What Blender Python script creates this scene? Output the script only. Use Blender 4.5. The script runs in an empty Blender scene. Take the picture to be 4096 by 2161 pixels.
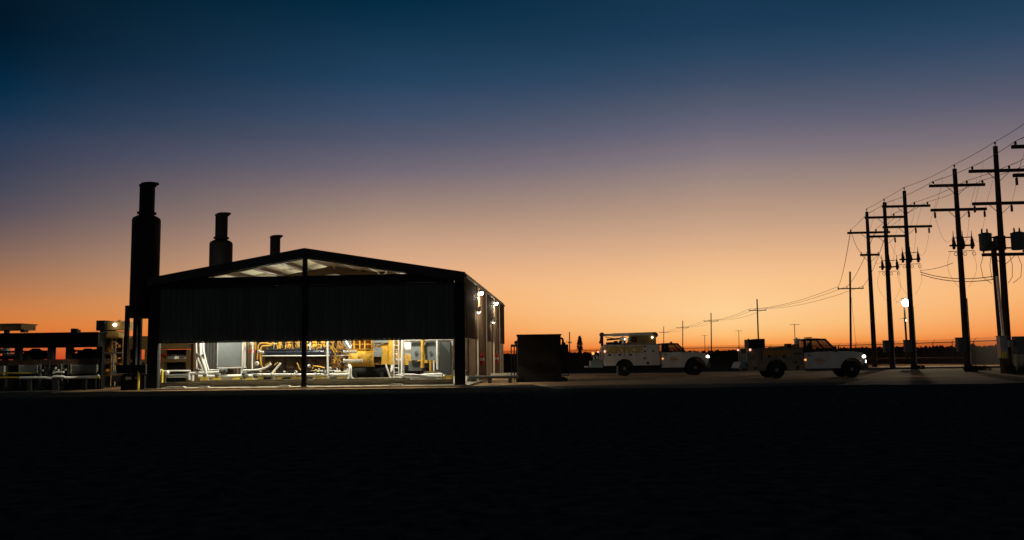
import bpy, math, random
from mathutils import Matrix, Vector
random.seed(7)
R = math.radians
S = bpy.context.scene
COL = S.collection

# ------------------------------------------------------------------ camera
F = 3400.0                       # focal length in photo pixels (photo is 4096 wide)
CAM = Vector((0, 0, 1.6))
TH = math.atan(340 / F)
RO = 0.0135
f0 = Vector((0, math.cos(TH), math.sin(TH)))
u0 = Vector((0, -math.sin(TH), math.cos(TH)))
r0 = Vector((1, 0, 0))
cr = r0 * math.cos(RO) - u0 * math.sin(RO)
cu = u0 * math.cos(RO) + r0 * math.sin(RO)
cd = bpy.data.cameras.new('camera')
cam = bpy.data.objects.new('camera', cd)
COL.objects.link(cam)
m = Matrix((cr, cu, -f0)).transposed().to_4x4()
m.translation = CAM
cam.matrix_world = m
cd.sensor_width = 36
cd.lens = F / 4096 * 36
cd.clip_end = 20000
S.camera = cam


def ray(px, py):
    return f0 + cr * ((px - 2048) / F) + cu * ((1080.5 - py) / F)


def at(px, py, Y):               # the point at forward distance Y seen at a photo pixel
    d = ray(px, py)
    return CAM + d * (Y / d.y)


def gx(px, Y):                   # world X on the ground at distance Y under photo column px
    y = 1420
    for _ in range(4):
        p = at(px, y, Y)
        y += p.z / Y * F
    return at(px, y, Y).x


# building frame: x along the front, y into the depth, z up
BA = 0.0623
BM = Matrix.Translation((gx(592, 45.2), 45.2, 0)) @ Matrix.Rotation(-BA, 4, 'Z')
BI = BM.inverted()


def P(px, py, ly):               # the point on the plane local y = ly of the building frame
    o = BI @ CAM
    d = BI.to_3x3() @ ray(px, py)
    return o + d * ((ly - o.y) / d.y)


# ------------------------------------------------------------------ mesh builder
class MB:
    def __init__(s):
        s.v = []; s.f = []; s.sm = []

    def add(s, v, f, smooth=False):
        n = len(s.v)
        s.v += [Vector(a) for a in v]
        s.f += [tuple(i + n for i in a) for a in f]
        s.sm += [smooth] * len(f)
        return s

    def box(s, x0, x1, y0, y1, z0, z1):
        v = [(x, y, z) for z in (z0, z1) for y in (y0, y1) for x in (x0, x1)]
        return s.add(v, [(0, 2, 3, 1), (4, 5, 7, 6), (0, 1, 5, 4), (2, 6, 7, 3), (0, 4, 6, 2), (1, 3, 7, 5)])

    def bar(s, p, q, w, h=None, up=(0, 0, 1)):
        h = h or w
        p = Vector(p); q = Vector(q)
        d = (q - p).normalized(); up = Vector(up)
        if abs(d.dot(up)) > .98: up = Vector((0, 1, 0))
        a = d.cross(up).normalized() * (w / 2); b = a.cross(d).normalized() * (h / 2)
        v = [c + x * a + y * b for c in (p, q) for x, y in ((-1, -1), (1, -1), (1, 1), (-1, 1))]
        return s.add(v, [(3, 2, 1, 0), (4, 5, 6, 7), (0, 1, 5, 4), (1, 2, 6, 5), (2, 3, 7, 6), (3, 0, 4, 7)])

    def tube(s, pts, r, n=8, r1=None):
        pts = [Vector(p) for p in pts]; k = len(pts); rings = []
        prev = None
        for i, p in enumerate(pts):
            d = (pts[min(i + 1, k - 1)] - pts[max(i - 1, 0)]).normalized()
            if prev is None:
                a = d.cross(Vector((0, 0, 1)))
                if a.length < .02: a = d.cross(Vector((0, 1, 0)))
            else:
                a = prev - d * prev.dot(d)
            a.normalize(); prev = a
            b = d.cross(a)
            rr = r if r1 is None else r + (r1 - r) * i / (k - 1)
            rings.append([p + (a * math.cos(2 * math.pi * j / n) + b * math.sin(2 * math.pi * j / n)) * rr for j in range(n)])
        base = len(s.v)
        v = [q for ring in rings for q in ring]
        f = []
        for i in range(k - 1):
            for j in range(n):
                f.append((i * n + j, i * n + (j + 1) % n, (i + 1) * n + (j + 1) % n, (i + 1) * n + j))
        s.add(v, f, True)
        # caps on their own vertices
        s.add(rings[0], [tuple(range(n))[::-1]])
        s.add(rings[-1], [tuple(range(n))])
        return s

    def cyl(s, p, q, r, r1=None, n=16):
        return s.tube([p, q], r, n, r1)

    def lathe(s, o, prof, n=24, axis=(0, 0, 1)):
        o = Vector(o); ax = Vector(axis).normalized()
        a = ax.cross(Vector((0, 1, 0)) if abs(ax.y) < .9 else Vector((1, 0, 0))).normalized(); b = ax.cross(a)
        v = []; f = []
        for i, (r, z) in enumerate(prof):
            for j in range(n):
                t = 2 * math.pi * j / n
                v.append(o + ax * z + (a * math.cos(t) + b * math.sin(t)) * r)
        for i in range(len(prof) - 1):
            for j in range(n):
                f.append((i * n + j, i * n + (j + 1) % n, (i + 1) * n + (j + 1) % n, (i + 1) * n + j))
        f.append(tuple(range(n))[::-1]); f.append(tuple((len(prof) - 1) * n + j for j in range(n)))
        return s.add(v, f, False)

    def prism(s, poly, y0, y1, inset=None):   # poly in (x, z), extruded along y
        n = len(poly)
        v = [(x, y0, z) for x, z in poly] + [(x, y1, z) for x, z in poly]
        f = [tuple(range(n)), tuple(range(2 * n - 1, n - 1, -1))]
        for i in range(n):
            j = (i + 1) % n
            f.append((j, i, n + i, n + j))
        return s.add(v, f)

    def ball(s, c, r, n=10, sz=1.0):
        c = Vector(c)
        prof = [(max(.001, r * math.sin(math.pi * i / n)), -r * sz * math.cos(math.pi * i / n)) for i in range(n + 1)]
        return s.lathe(c, prof, n + 4)

    def torus(s, c, RR, r, axis=(0, 0, 1), n=28, k=8):
        c = Vector(c); ax = Vector(axis).normalized()
        a = ax.cross(Vector((0, 1, 0)) if abs(ax.y) < .9 else Vector((1, 0, 0))).normalized(); b = ax.cross(a)
        v = []; f = []
        for i in range(n):
            t = 2 * math.pi * i / n
            e = a * math.cos(t) + b * math.sin(t)
            for j in range(k):
                u = 2 * math.pi * j / k
                v.append(c + e * (RR + r * math.cos(u)) + ax * (r * math.sin(u)))
        for i in range(n):
            for j in range(k):
                f.append((i * k + j, ((i + 1) % n) * k + j, ((i + 1) % n) * k + (j + 1) % k, i * k + (j + 1) % k))
        return s.add(v, f, True)

    def corr(s, p, q, z0, z1, pitch=.3, dep=.04, nrm=(0, -1, 0)):   # corrugated upright sheet from p to q
        p = Vector(p); q = Vector(q); L = (q - p).length; d = (q - p) / L; nr = Vector(nrm)
        k = max(1, int(L / pitch)); st = L / k
        pts = []
        for i in range(k):
            for t, h in ((0, 0), (.62, 0), (.70, 1), (.92, 1)):
                pts.append(p + d * (i + t) * st + nr * (dep * h))
        pts.append(q)
        th = nr * -.02
        n = len(pts)
        zt = z1 if callable(z1) else (lambda a: z1)
        v = []
        for a in pts:
            t = (a - p).dot(d)
            v += [Vector((a.x, a.y, z0)), Vector((a.x, a.y, zt(t)))]
        for a in pts:
            t = (a - p).dot(d)
            b = a + th
            v += [Vector((b.x, b.y, z0)), Vector((b.x, b.y, zt(t)))]
        f = []
        o = 2 * n
        for i in range(n - 1):
            f.append((2 * i, 2 * i + 2, 2 * i + 3, 2 * i + 1))
            f.append((o + 2 * i, o + 2 * i + 1, o + 2 * i + 3, o + 2 * i + 2))
            f.append((2 * i, o + 2 * i, o + 2 * i + 2, 2 * i + 2))
            f.append((2 * i + 1, 2 * i + 3, o + 2 * i + 3, o + 2 * i + 1))
        f.append((0, 1, o + 1, o)); e = 2 * (n - 1)
        f.append((e, o + e, o + e + 1, e + 1))
        return s.add(v, f)

    def mesh(s, name, mat, off=(0, 0, 0)):
        off = Vector(off)
        me = bpy.data.meshes.new(name)
        me.from_pydata([tuple(a - off) for a in s.v], [], s.f)
        me.polygons.foreach_set('use_smooth', s.sm)
        me.materials.append(mat)
        me.update()
        return me


class Thing:
    def __init__(s, name, label, cat, base=(0, 0, 0), frame=None, group=None):
        s.base = Vector(base); fr = frame or Matrix.Identity(4)
        o = bpy.data.objects.new(name, None)
        o.empty_display_size = .3
        COL.objects.link(o)
        o.matrix_world = fr @ Matrix.Translation(s.base)
        o['label'] = label; o['category'] = cat
        if group: o['group'] = group
        s.o = o

    def part(s, name, mb, mat, parent=None, label=None):
        o = bpy.data.objects.new(name, mb.mesh(name, mat, s.base))
        COL.objects.link(o)
        o.parent = parent or s.o
        if label: o['label'] = label
        return o

    def light(s, kind, loc, energy, color=(1, 1, 1), size=.3, aim=None, spot=120, blend=.5):
        l = bpy.data.lights.new('lamp_glow', kind)
        l.energy = energy; l.color = color
        if kind == 'AREA': l.shape = 'DISK'; l.size = size
        else: l.shadow_soft_size = size
        if kind == 'SPOT': l.spot_size = R(spot); l.spot_blend = blend
        o = bpy.data.objects.new('lamp_glow', l)
        COL.objects.link(o); o.parent = s.o
        o.location = Vector(loc) - s.base
        if aim is not None:
            o.rotation_euler = Vector(aim).to_track_quat('-Z', 'Y').to_euler()
        return o


def single(name, mb, mat, label, cat, base=(0, 0, 0), frame=None, group=None, kind=None):
    base = Vector(base)
    o = bpy.data.objects.new(name, mb.mesh(name, mat, base))
    COL.objects.link(o)
    o.matrix_world = (frame or Matrix.Identity(4)) @ Matrix.Translation(base)
    if kind: o['kind'] = kind
    if label: o['label'] = label
    if cat: o['category'] = cat
    if group: o['group'] = group
    return o


def copy_thing(root, move, label=None):
    r = root.copy(); COL.objects.link(r)
    r.matrix_world = Matrix.Translation(Vector(move)) @ root.matrix_world
    if label: r['label'] = label

    def rec(a, b):
        for ch in list(a.children):
            c = ch.copy(); COL.objects.link(c); c.parent = b
            rec(ch, c)
    rec(root, r)
    return r


# ------------------------------------------------------------------ materials
def lin(c):
    return tuple(((x / 255) / 12.92 if x <= 10 else (((x / 255) + .055) / 1.055) ** 2.4) for x in c)


def mat(name, rgb, rough=.6, metal=0., var=.2, scale=2.5, spec=.4, bump=0., streak=False, coat=0.):
    mt = bpy.data.materials.new(name); mt.use_nodes = True
    nt = mt.node_tree; N = nt.nodes; L = nt.links
    b = N['Principled BSDF']
    b.inputs['Roughness'].default_value = rough
    b.inputs['Metallic'].default_value = metal
    b.inputs['Specular IOR Level'].default_value = spec
    if coat: b.inputs['Coat Weight'].default_value = coat
    tc = N.new('ShaderNodeTexCoord'); mp = N.new('ShaderNodeMapping')
    if streak: mp.inputs['Scale'].default_value = (1, 1, .12)
    nz = N.new('ShaderNodeTexNoise'); nz.inputs['Scale'].default_value = scale; nz.inputs['Detail'].default_value = 6
    nz.inputs['Roughness'].default_value = .65
    cr_ = N.new('ShaderNodeValToRGB')
    e = cr_.color_ramp.elements
    e[0].position = .3; e[1].position = .72
    e[0].color = (*[max(0, c * (1 - var)) for c in rgb], 1)
    e[1].color = (*[min(1, c * (1 + var)) for c in rgb], 1)
    L.new(tc.outputs['Object'], mp.inputs[0]); L.new(mp.outputs[0], nz.inputs['Vector'])
    L.new(nz.outputs[0], cr_.inputs[0]); L.new(cr_.outputs[0], b.inputs['Base Color'])
    if bump:
        bp = N.new('ShaderNodeBump'); bp.inputs['Strength'].default_value = bump
        n2 = N.new('ShaderNodeTexNoise'); n2.inputs['Scale'].default_value = scale * 12; n2.inputs['Detail'].default_value = 4
        L.new(mp.outputs[0], n2.inputs['Vector'])
        L.new(n2.outputs[0], bp.inputs['Height']); L.new(bp.outputs[0], b.inputs['Normal'])
    return mt


def emit(name, rgb, st):
    mt = bpy.data.materials.new(name); mt.use_nodes = True
    b = mt.node_tree.nodes['Principled BSDF']
    b.inputs['Base Color'].default_value = (.8, .8, .8, 1)
    b.inputs['Emission Color'].default_value = (*rgb, 1)
    b.inputs['Emission Strength'].default_value = st
    return mt


def see(name, rgb, fac, gloss=True):
    """pane or netting: a share FAC of the light is stopped, the rest goes through"""
    mt = bpy.data.materials.new(name); mt.use_nodes = True
    nt = mt.node_tree; N = nt.nodes; L = nt.links
    b = N['Principled BSDF']; b.inputs['Base Color'].default_value = (*rgb, 1)
    b.inputs['Roughness'].default_value = .08 if gloss else .8
    tr = N.new('ShaderNodeBsdfTransparent'); mx = N.new('ShaderNodeMixShader'); mx.inputs[0].default_value = fac
    L.new(tr.outputs[0], mx.inputs[1]); L.new(b.outputs[0], mx.inputs[2])
    L.new(mx.outputs[0], N['Material Output'].inputs[0])
    return mt


M = dict(
    soil=mat('dark_soil', (.046, .046, .042), 1, 0, .85, 3.5, 0, 1),
    field=mat('dry_grass_field', (.10, .048, .026), 1, 0, .4, .12, 0, .4),
    gravel=mat('gravel', (.36, .225, .115), .95, 0, .45, .9, .05, .5),
    slab=mat('concrete', (.42, .38, .30), .85, 0, .2, 1.2, .2, .1),
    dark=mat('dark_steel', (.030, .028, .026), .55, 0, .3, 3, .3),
    black=mat('sooty_steel', (.016, .016, .016), .7, 0, .3, 3, .15),
    sheet=mat('brown_cladding', (.16, .10, .058), .75, 0, .15, 1.5, .12, 0, True),
    sheetd=mat('dark_cladding', (.085, .095, .092), .6, 0, .25, 1.5, .25, 0, True),
    purlin=mat('brown_purlin', (.12, .07, .035), .6, 0, .2, 2),
    ceil=mat('cream_insulation', (.78, .76, .60), .9, 0, .06, .8, .1),
    lit_streak=mat('lit_streak_pale', (.50, .42, .32), .6, 0, .15, 2, .2),
    white=mat('white_paint', (.78, .76, .72), .45, 0, .06, 2.5),
    truck=mat('truck_white', (.80, .71, .63), .36, 0, .16, 1.1, .45, 0, True, .2),
    grey=mat('grey_enamel', (.22, .245, .25), .5, 0, .1, 2),
    dgrey=mat('dark_grey_enamel', (.10, .105, .102), .55, 0, .15, 2),
    yellow=mat('machine_yellow', (.64, .36, .045), .45, 0, .22, 3),
    ochre=mat('grimy_yellow', (.36, .17, .025), .55, 0, .5, 4),
    safety=mat('safety_yellow', (.75, .55, .05), .5, 0, .15, 3),
    rust=mat('grimy_brown', (.055, .028, .012), .6, 0, .6, 3),
    tan=mat('tan_steel', (.36, .23, .075), .6, 0, .3, 2),
    silver=mat('bright_steel', (.70, .69, .66), .3, .6, .12, 4),
    fence=mat('weathered_fence', (.07, .06, .05), .8, 0, .3, 3, .1),
    galv=mat('galvanised_steel', (.36, .36, .35), .45, .7, .15, 5),
    engine=mat('black_manifold', (.03, .034, .05), .3, .3, .3, 4),
    dusty=mat('dusty_paint', (.33, .24, .16), .6, 0, .35, 2.2, .2),
    rubber=mat('tyre_rubber', (.022, .021, .02), .85, 0, .25, 8, .2),
    rim=mat('steel_rim', (.28, .26, .24), .45, .5, .2, 5),
    wood=mat('creosoted_wood', (.075, .05, .034), .8, 0, .35, 3, .2, .2, True),
    porc=mat('brown_porcelain', (.06, .04, .035), .3, 0, .2, 6),
    wire=mat('wire', (.03, .028, .027), .6, 0, .2, 4),
    skid=mat('skid_steel', (.19, .155, .10), .6, 0, .3, 1.5),
    red=mat('red_enamel', (.62, .035, .02), .35, 0, .1, 3),
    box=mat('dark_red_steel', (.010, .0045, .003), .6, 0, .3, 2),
    leaf=mat('scrub_leaves', (.045, .045, .022), .9, 0, .5, .4, .1),
    text=mat('lettering_yellow', (.62, .40, .03), .45, 0, .1, 4),
    decal=mat('decal_orange', (.62, .25, .04), .45, 0, .15, 4),
    trim=mat('black_plastic', (.02, .02, .021), .6, 0, .2, 5),
    seat=mat('dark_fabric', (.03, .028, .027), .9, 0, .2, 6),
    glass=see('tinted_glass', (.012, .011, .011), .70),
    mesh=see('chain_link', (.014, .011, .009), .38, False),
    lamp=emit('lamp_lens', (1, .97, .90), 30),
    lampc=emit('cool_lamp_lens', (.88, .97, 1), 40),
    lampw=emit('small_lamp_lens', (1, .9, .68), 6),
    head=emit('headlamp_lens', (1, .86, .66), 8),
    tail=emit('marker_lens', (1, .42, .30), 1.8),
    amber=emit('amber_lens', (1, .36, .06), 1.6),
)

# ------------------------------------------------------------------ sky
SUN_AZ = math.degrees(math.atan2(2900 - 2048, F))


def elev(px, py):
    return math.degrees(math.asin(ray(px, py).normalized().z))


colA = [(0, (24, 55, 82)), (100, (28, 58, 86)), (210, (42, 68, 94)), (320, (62, 77, 101)), (430, (86, 91, 110)), (515, (105, 102, 119)), (620, (131, 119, 126)),
        (720, (157, 136, 128)), (820, (182, 150, 130)), (930, (208, 167, 136)), (1030, (233, 183, 138)), (1130, (250, 198, 143)), (1240, (254, 208, 149)),
        (1300, (254, 204, 138)), (1345, (253, 188, 112)), (1380, (250, 155, 76)), (1400, (246, 124, 50)), (1415, (225, 90, 36))]
colM = [(0, (3, 42, 64)), (80, (12, 48, 72)), (170, (22, 55, 81)), (320, (36, 66, 95)), (460, (62, 78, 104)), (560, (83, 87, 107)), (680, (112, 104, 116)), (760, (138, 119, 118)),
        (860, (166, 138, 122)), (960, (197, 157, 130)), (1050, (220, 170, 134)), (1130, (238, 178, 128)), (1220, (246, 174, 108)), (1300, (244, 152, 76)),
        (1370, (238, 124, 54)), (1425, (215, 84, 34))]
colB = [(0, (3, 24, 40)), (120, (2, 25, 43)), (240, (3, 32, 53)), (350, (6, 42, 68)), (450, (20, 50, 76)), (550, (42, 58, 84)), (650, (54, 63, 85)), (760, (70, 72, 88)),
        (850, (88, 80, 90)), (930, (110, 91, 90)), (1030, (138, 106, 90)), (1130, (170, 117, 83)), (1230, (202, 126, 72)), (1300, (218, 124, 60)),
        (1370, (216, 104, 50)), (1446, (190, 66, 36))]
w = bpy.data.worlds.new('World'); S.world = w; w.use_nodes = True
nt = w.node_tree; N = nt.nodes; L = nt.links
bg = N['Background']; bg.inputs[1].default_value = 1.0
tc = N.new('ShaderNodeTexCoord'); sx = N.new('ShaderNodeSeparateXYZ'); L.new(tc.outputs['Generated'], sx.inputs[0])


def mth(op, a, b=None, c=None, clamp=False):
    n = N.new('ShaderNodeMath'); n.operation = op; n.use_clamp = clamp
    for i, x in enumerate((a, b, c)):
        if x is None: continue
        if isinstance(x, (int, float)): n.inputs[i].default_value = x
        else: L.new(x, n.inputs[i])
    return n.outputs[0]


el = mth('MULTIPLY', mth('ARCSINE', sx.outputs[2]), 57.29578)
az = mth('SUBTRACT', mth('MULTIPLY', mth('ARCTAN2', sx.outputs[0], sx.outputs[1]), 57.29578), SUN_AZ)
az = mth('WRAP', az, 180, -180)
EL = 32.0
ef = mth('DIVIDE', mth('ADD', el, 2), EL, clamp=True)


def ramp(px, cols, top):
    n = N.new('ShaderNodeValToRGB'); c = n.color_ramp
    pts = sorted(((elev(px, y) + 2) / EL, col) for y, col in cols)
    pts.append((1.0, top))
    while len(c.elements) > 1: c.elements.remove(c.elements[0])
    c.elements[0].position = pts[0][0]; c.elements[0].color = (*lin(pts[0][1]), 1)
    for p, col in pts[1:]:
        e = c.elements.new(min(p, 1)); e.color = (*lin(col), 1)
    L.new(ef, n.inputs[0])
    return n.outputs[0]


def mixc(f, a, b):
    n = N.new('ShaderNodeMix'); n.data_type = 'RGBA'
    L.new(f, n.inputs[0]); L.new(a, n.inputs[6]); L.new(b, n.inputs[7])
    return n.outputs[2]


rA = ramp(2900, colA, (18, 46, 70)); rM = ramp(1540, colM, (2, 34, 54)); rB = ramp(40, colB, (2, 18, 32))
rC = ramp(2048, [(0, (36, 50, 58)), (700, (68, 70, 72)), (1420, (106, 94, 84))], (18, 36, 46))
aL = mth('MULTIPLY', az, -1)                       # degrees to the left of the afterglow
aR = mth('MULTIPLY', az, .95)                      # it fades slower to the right
ab = mth('MAXIMUM', aL, aR)
c1 = mixc(mth('DIVIDE', ab, 22.5, clamp=True), rA, rM)
c2 = mixc(mth('DIVIDE', mth('SUBTRACT', ab, 22.5), 23.0, clamp=True), c1, rB)
c3 = mixc(mth('DIVIDE', mth('SUBTRACT', ab, 50), 45.0, clamp=True), c2, rC)
L.new(c3, bg.inputs[0])

# ------------------------------------------------------------------ ground
g = MB()
nseg = 64
v = [(0, 40, 0)]; fcs = []
rr = [12, 30, 60, 110, 220, 500, 1500, 6000]
for k, r_ in enumerate(rr):
    for j in range(nseg):
        v.append((r_ * math.sin(2 * math.pi * j / nseg), 40 + r_ * math.cos(2 * math.pi * j / nseg), 0))
for j in range(nseg):
    fcs.append((0, 1 + (j + 1) % nseg, 1 + j))
for k in range(len(rr) - 1):
    for j in range(nseg):
        a = 1 + k * nseg + j; b = 1 + k * nseg + (j + 1) % nseg
        fcs.append((a, b, b + nseg, a + nseg))
g.add(v, [f[::-1] for f in fcs])
single('ground', g, M['soil'], None, None, kind='structure')

# lit gravel yard: wavy near and far edges
gy = MB()
xs = [-24 + i * 1.0 for i in range(96)]
v = []; fcs = []


def near(x):
    if x < -2: return 44.3 - .0623 * (x + 20) + .12 * math.sin(x * 1.7)
    return 46.6 + .5 * math.sin(x * .55) + .3 * math.sin(x * 1.9 + 1)


def far(x):
    if x < -19: return 62.0
    return 70 + .8 * math.sin(x * .4) + .5 * math.sin(x * 1.3)


GB = 7.0
def near2(x): return near(x) - (GB if x > 1 else .45 if x > -2.5 else .35)
for x in xs:
    for t in range(5):
        v.append((x, near2(x) + (far(x) - near2(x)) * t / 4, .004))
for i in range(len(xs) - 1):
    for t in range(4):
        fcs.append((i * 5 + t, (i + 1) * 5 + t, (i + 1) * 5 + t + 1, i * 5 + t + 1))
gy.add(v, fcs)
# edge: light's falloff painted as gravel mixing into soil over the last metres
gm = M['gravel'].copy(); gm.name = 'light_fade_gravel'
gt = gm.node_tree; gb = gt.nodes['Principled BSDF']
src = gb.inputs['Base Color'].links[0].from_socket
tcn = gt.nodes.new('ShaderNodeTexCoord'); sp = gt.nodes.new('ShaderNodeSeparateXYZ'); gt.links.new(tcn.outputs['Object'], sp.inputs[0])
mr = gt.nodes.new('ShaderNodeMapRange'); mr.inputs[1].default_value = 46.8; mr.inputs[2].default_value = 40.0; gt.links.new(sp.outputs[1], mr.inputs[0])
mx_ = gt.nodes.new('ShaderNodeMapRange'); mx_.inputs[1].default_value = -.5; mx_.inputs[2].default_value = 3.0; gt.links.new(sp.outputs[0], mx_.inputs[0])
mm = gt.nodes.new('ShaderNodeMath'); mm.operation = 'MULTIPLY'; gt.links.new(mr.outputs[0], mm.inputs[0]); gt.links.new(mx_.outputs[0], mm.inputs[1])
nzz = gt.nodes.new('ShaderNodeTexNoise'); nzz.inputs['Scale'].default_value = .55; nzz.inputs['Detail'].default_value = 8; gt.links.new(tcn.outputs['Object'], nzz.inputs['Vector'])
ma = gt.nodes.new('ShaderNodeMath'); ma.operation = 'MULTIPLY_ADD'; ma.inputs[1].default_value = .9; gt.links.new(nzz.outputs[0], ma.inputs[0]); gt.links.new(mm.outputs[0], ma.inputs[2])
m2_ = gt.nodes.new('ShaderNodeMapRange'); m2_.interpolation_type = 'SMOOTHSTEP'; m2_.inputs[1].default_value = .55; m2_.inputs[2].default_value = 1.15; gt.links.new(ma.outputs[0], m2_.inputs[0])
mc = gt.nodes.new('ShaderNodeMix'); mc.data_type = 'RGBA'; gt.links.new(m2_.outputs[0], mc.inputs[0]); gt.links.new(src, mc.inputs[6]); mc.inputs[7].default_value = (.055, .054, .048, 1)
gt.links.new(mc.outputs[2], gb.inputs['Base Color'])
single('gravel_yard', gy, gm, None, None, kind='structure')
# dry field beyond the yard, out to the horizon
df = MB()
v = []; fcs = []
fx = [-1.0, -.6, -.3, -.12, 0, .12, .3, .6, 1.0]
for d_ in (86, 120, 180, 300, 600, 1500, 5000):
    for q_ in fx:
        v.append((q_ * (d_ * 1.3 + 150), d_ + (2.5 * math.sin(q_ * 9) if d_ < 100 else 0), .003))
n_ = len(fx)
for i in range(6):
    for j in range(n_ - 1):
        fcs.append((i * n_ + j, i * n_ + j + 1, (i + 1) * n_ + j + 1, (i + 1) * n_ + j))
df.add(v, fcs)
single('dry_field', df, M['field'], None, None, kind='structure')
tr = MB()
v = []; fcs = []
for i in range(40):
    x = 30 + i * 1.5
    v += [(x, 78 + .4 * math.sin(x), .006), (x, 84 + .5 * math.sin(x * .7), .006)]
for i in range(39):
    fcs.append((2 * i, 2 * i + 2, 2 * i + 3, 2 * i + 1))
tr.add(v, fcs)
single('dirt_track', tr, M['gravel'], None, None, kind='structure')

# ------------------------------------------------------------------ the shed
W_, Lg, EV, PK = P(1861, 1545, 0).x, 27.4, 5.84, 7.26
MID = W_ / 2
BAY = Lg / 5
OPEN = 2.52
sl = (PK - EV) / MID


def zr(x):
    return EV + sl * min(x, W_ - x)


T = Thing('compressor_shed', 'long open-sided metal shed with a low gable roof and bright lights inside', 'shed', (MID, 0, 0), BM)
slab = MB().box(-.15, W_ + .15, -.25, Lg + .2, .008, .10)
single('concrete_floor', slab, M['slab'], None, None, (MID, 0, 0), BM, kind='structure')
# roof sheet (two slopes with thickness)
for sgn in (0, 1):
    mb = MB()
    xa, xb = (-.06, MID) if sgn == 0 else (MID, W_ + .06)
    za, zb = (EV - .06 * sl, PK) if sgn == 0 else (PK, EV - .06 * sl)
    mb.add([(xa, -.25, za), (xb, -.25, zb), (xb, Lg + .2, zb), (xa, Lg + .2, za),
            (xa, -.25, za + .06), (xb, -.25, zb + .06), (xb, Lg + .2, zb + .06), (xa, Lg + .2, za + .06)],
           [(4, 5, 6, 7), (0, 1, 5, 4), (1, 2, 6, 5), (2, 3, 7, 6), (3, 0, 4, 7)])
    # standing seams
    for k in range(28):
        y = k * 1.0
        mb.bar((xa, y, za + .075), (xb, y, zb + .075), .05, .05)
    T.part('roof', mb, M['dark'])
    ib = MB()
    xa2, xb2 = (.05, MID) if sgn == 0 else (MID, W_ - .05)
    ib.add([(xa2, .1, zr(xa2) - .012), (xb2, .1, zr(xb2) - .012), (xb2, Lg - .1, zr(xb2) - .012), (xa2, Lg - .1, zr(xa2) - .012)], [(0, 3, 2, 1)])
    T.part('ceiling', ib, M['ceil'])
# verge trim along the front gable
mb = MB()
for xa, xb in ((-.06, MID), (MID, W_ + .06)):
    za = EV + sl * min(xa, W_ - xa); zb = EV + sl * min(xb, W_ - xb)
    mb.add([(xa, -.33, za - .36), (xb, -.33, zb - .44), (xb, -.33, zb + .09), (xa, -.33, za + .09),
            (xa, -.252, za - .36), (xb, -.252, zb - .44), (xb, -.252, zb + .09), (xa, -.252, za + .09)],
           [(0, 1, 2, 3), (7, 6, 5, 4), (3, 2, 6, 7), (0, 4, 5, 1), (0, 3, 7, 4), (1, 5, 6, 2)])
T.part('verge_trim', mb, M['dark'])
# frames
for k in range(6):
    y = k * BAY + (.12 if k == 0 else -.15 if k == 5 else 0)
    for xa, xb in ((.35, MID), (MID, W_ - .35)):
        mb = MB()
        hd = .08 if k == 0 else .23
        p = Vector((xa, y, zr(xa) - .27 - hd)); q = Vector((xb, y, zr(xb) - .27 - hd))
        mb.bar(p, q, .02, hd * 2)
        mb.bar(p + Vector((0, 0, -hd)), q + Vector((0, 0, -hd)), .22 if k == 0 else .34, .025)
        mb.bar(p + Vector((0, 0, hd)), q + Vector((0, 0, hd)), .22, .025)
        T.part('rafter', mb, M['purlin'])
    for x in (.27, W_ - .27):
        mb = MB().box(x - .25, x - .225, y - .12, y + .12, .1, zr(x) - .05).box(x + .225, x + .25, y - .12, y + .12, .1, zr(x) - .05).box(x - .225, x + .225, y - .012, y + .012, .1, zr(x) - .05)
        mb.box(x - .32, x + .32, y - .17, y + .17, .1, .13)
        T.part('column', mb, M['dark'] if k == 0 else M['purlin'])
# purlins
for sgn in (0, 1):
    for k in range(6):
        t = .7 + k * 1.5
        x = t if sgn == 0 else W_ - t
        z = zr(x)
        mb = MB()
        mb.box(x - .012, x + .012, .2, Lg - .2, z - .26, z - .016)
        mb.box(x - .19, x + .19, .2, Lg - .2, z - .275, z - .26)
        T.part('purlin', mb, M['purlin'])
# front: header, centre column, cladding band
T.part('header_beam', MB().box(.55, W_ - .55, -.10, .0, EV - .42, EV + .06).box(.05, W_ - .05, -.17, -.103, EV - .48, EV - .43), M['black'])
T.part('center_column', MB().box(MID - .12, MID + .12, -.235, -.20, .1, PK - .45).box(MID - .12, MID + .12, -.42 + .3, -.102, .1, PK - .45).box(MID - .02, MID + .02, -.2, -.12, .1, PK - .45).box(MID - .22, MID + .22, -.245, -.06, .1, .12), M['black'])
for xa, xb in ((.52, MID - .004), (MID + .004, W_ - .52)):
    T.part('front_panel', MB().corr((xa, -.03, 0), (xb, -.03, 0), OPEN, EV - .425, .30, .06), M['sheetd'])
T.part('panel_edge', MB().box(.5, W_ - .5, -.02, .06, OPEN - .07, OPEN - .002), M['dark'])
for x0, x1 in ((-.02, .53), (W_ - .53, W_ + .02)):
    T.part('corner_trim', MB().box(x0, x1, -.13, -.055, .1, EV - .49), M['black'])
# right and left side walls
for side in (0, 1):
    X = W_ + .02 if side else -.02
    nr = (1, 0, 0) if side else (-1, 0, 0)
    for k in range(5):
        z0 = OPEN if k % 2 == 0 else .12
        if side == 0: z0 = OPEN if k == 0 else .12
        a = (X, k * BAY + .01, 0); b = (X, (k + 1) * BAY - .01, 0)
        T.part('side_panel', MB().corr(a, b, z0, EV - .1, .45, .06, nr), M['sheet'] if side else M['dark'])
    T.part('eave_trim', MB().box(X - .06 if side else X - .12, X + .12 if side else X + .06, -.2, Lg + .1, EV - .18, EV - .06), M['dark'])
T.part('back_panel', MB().corr((.3, Lg + .05, 0), (W_ - .3, Lg + .05, 0), .1, lambda t: zr(.3 + t) - .1, .3, .045, (0, -1, 0)), M['rust'])
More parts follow.
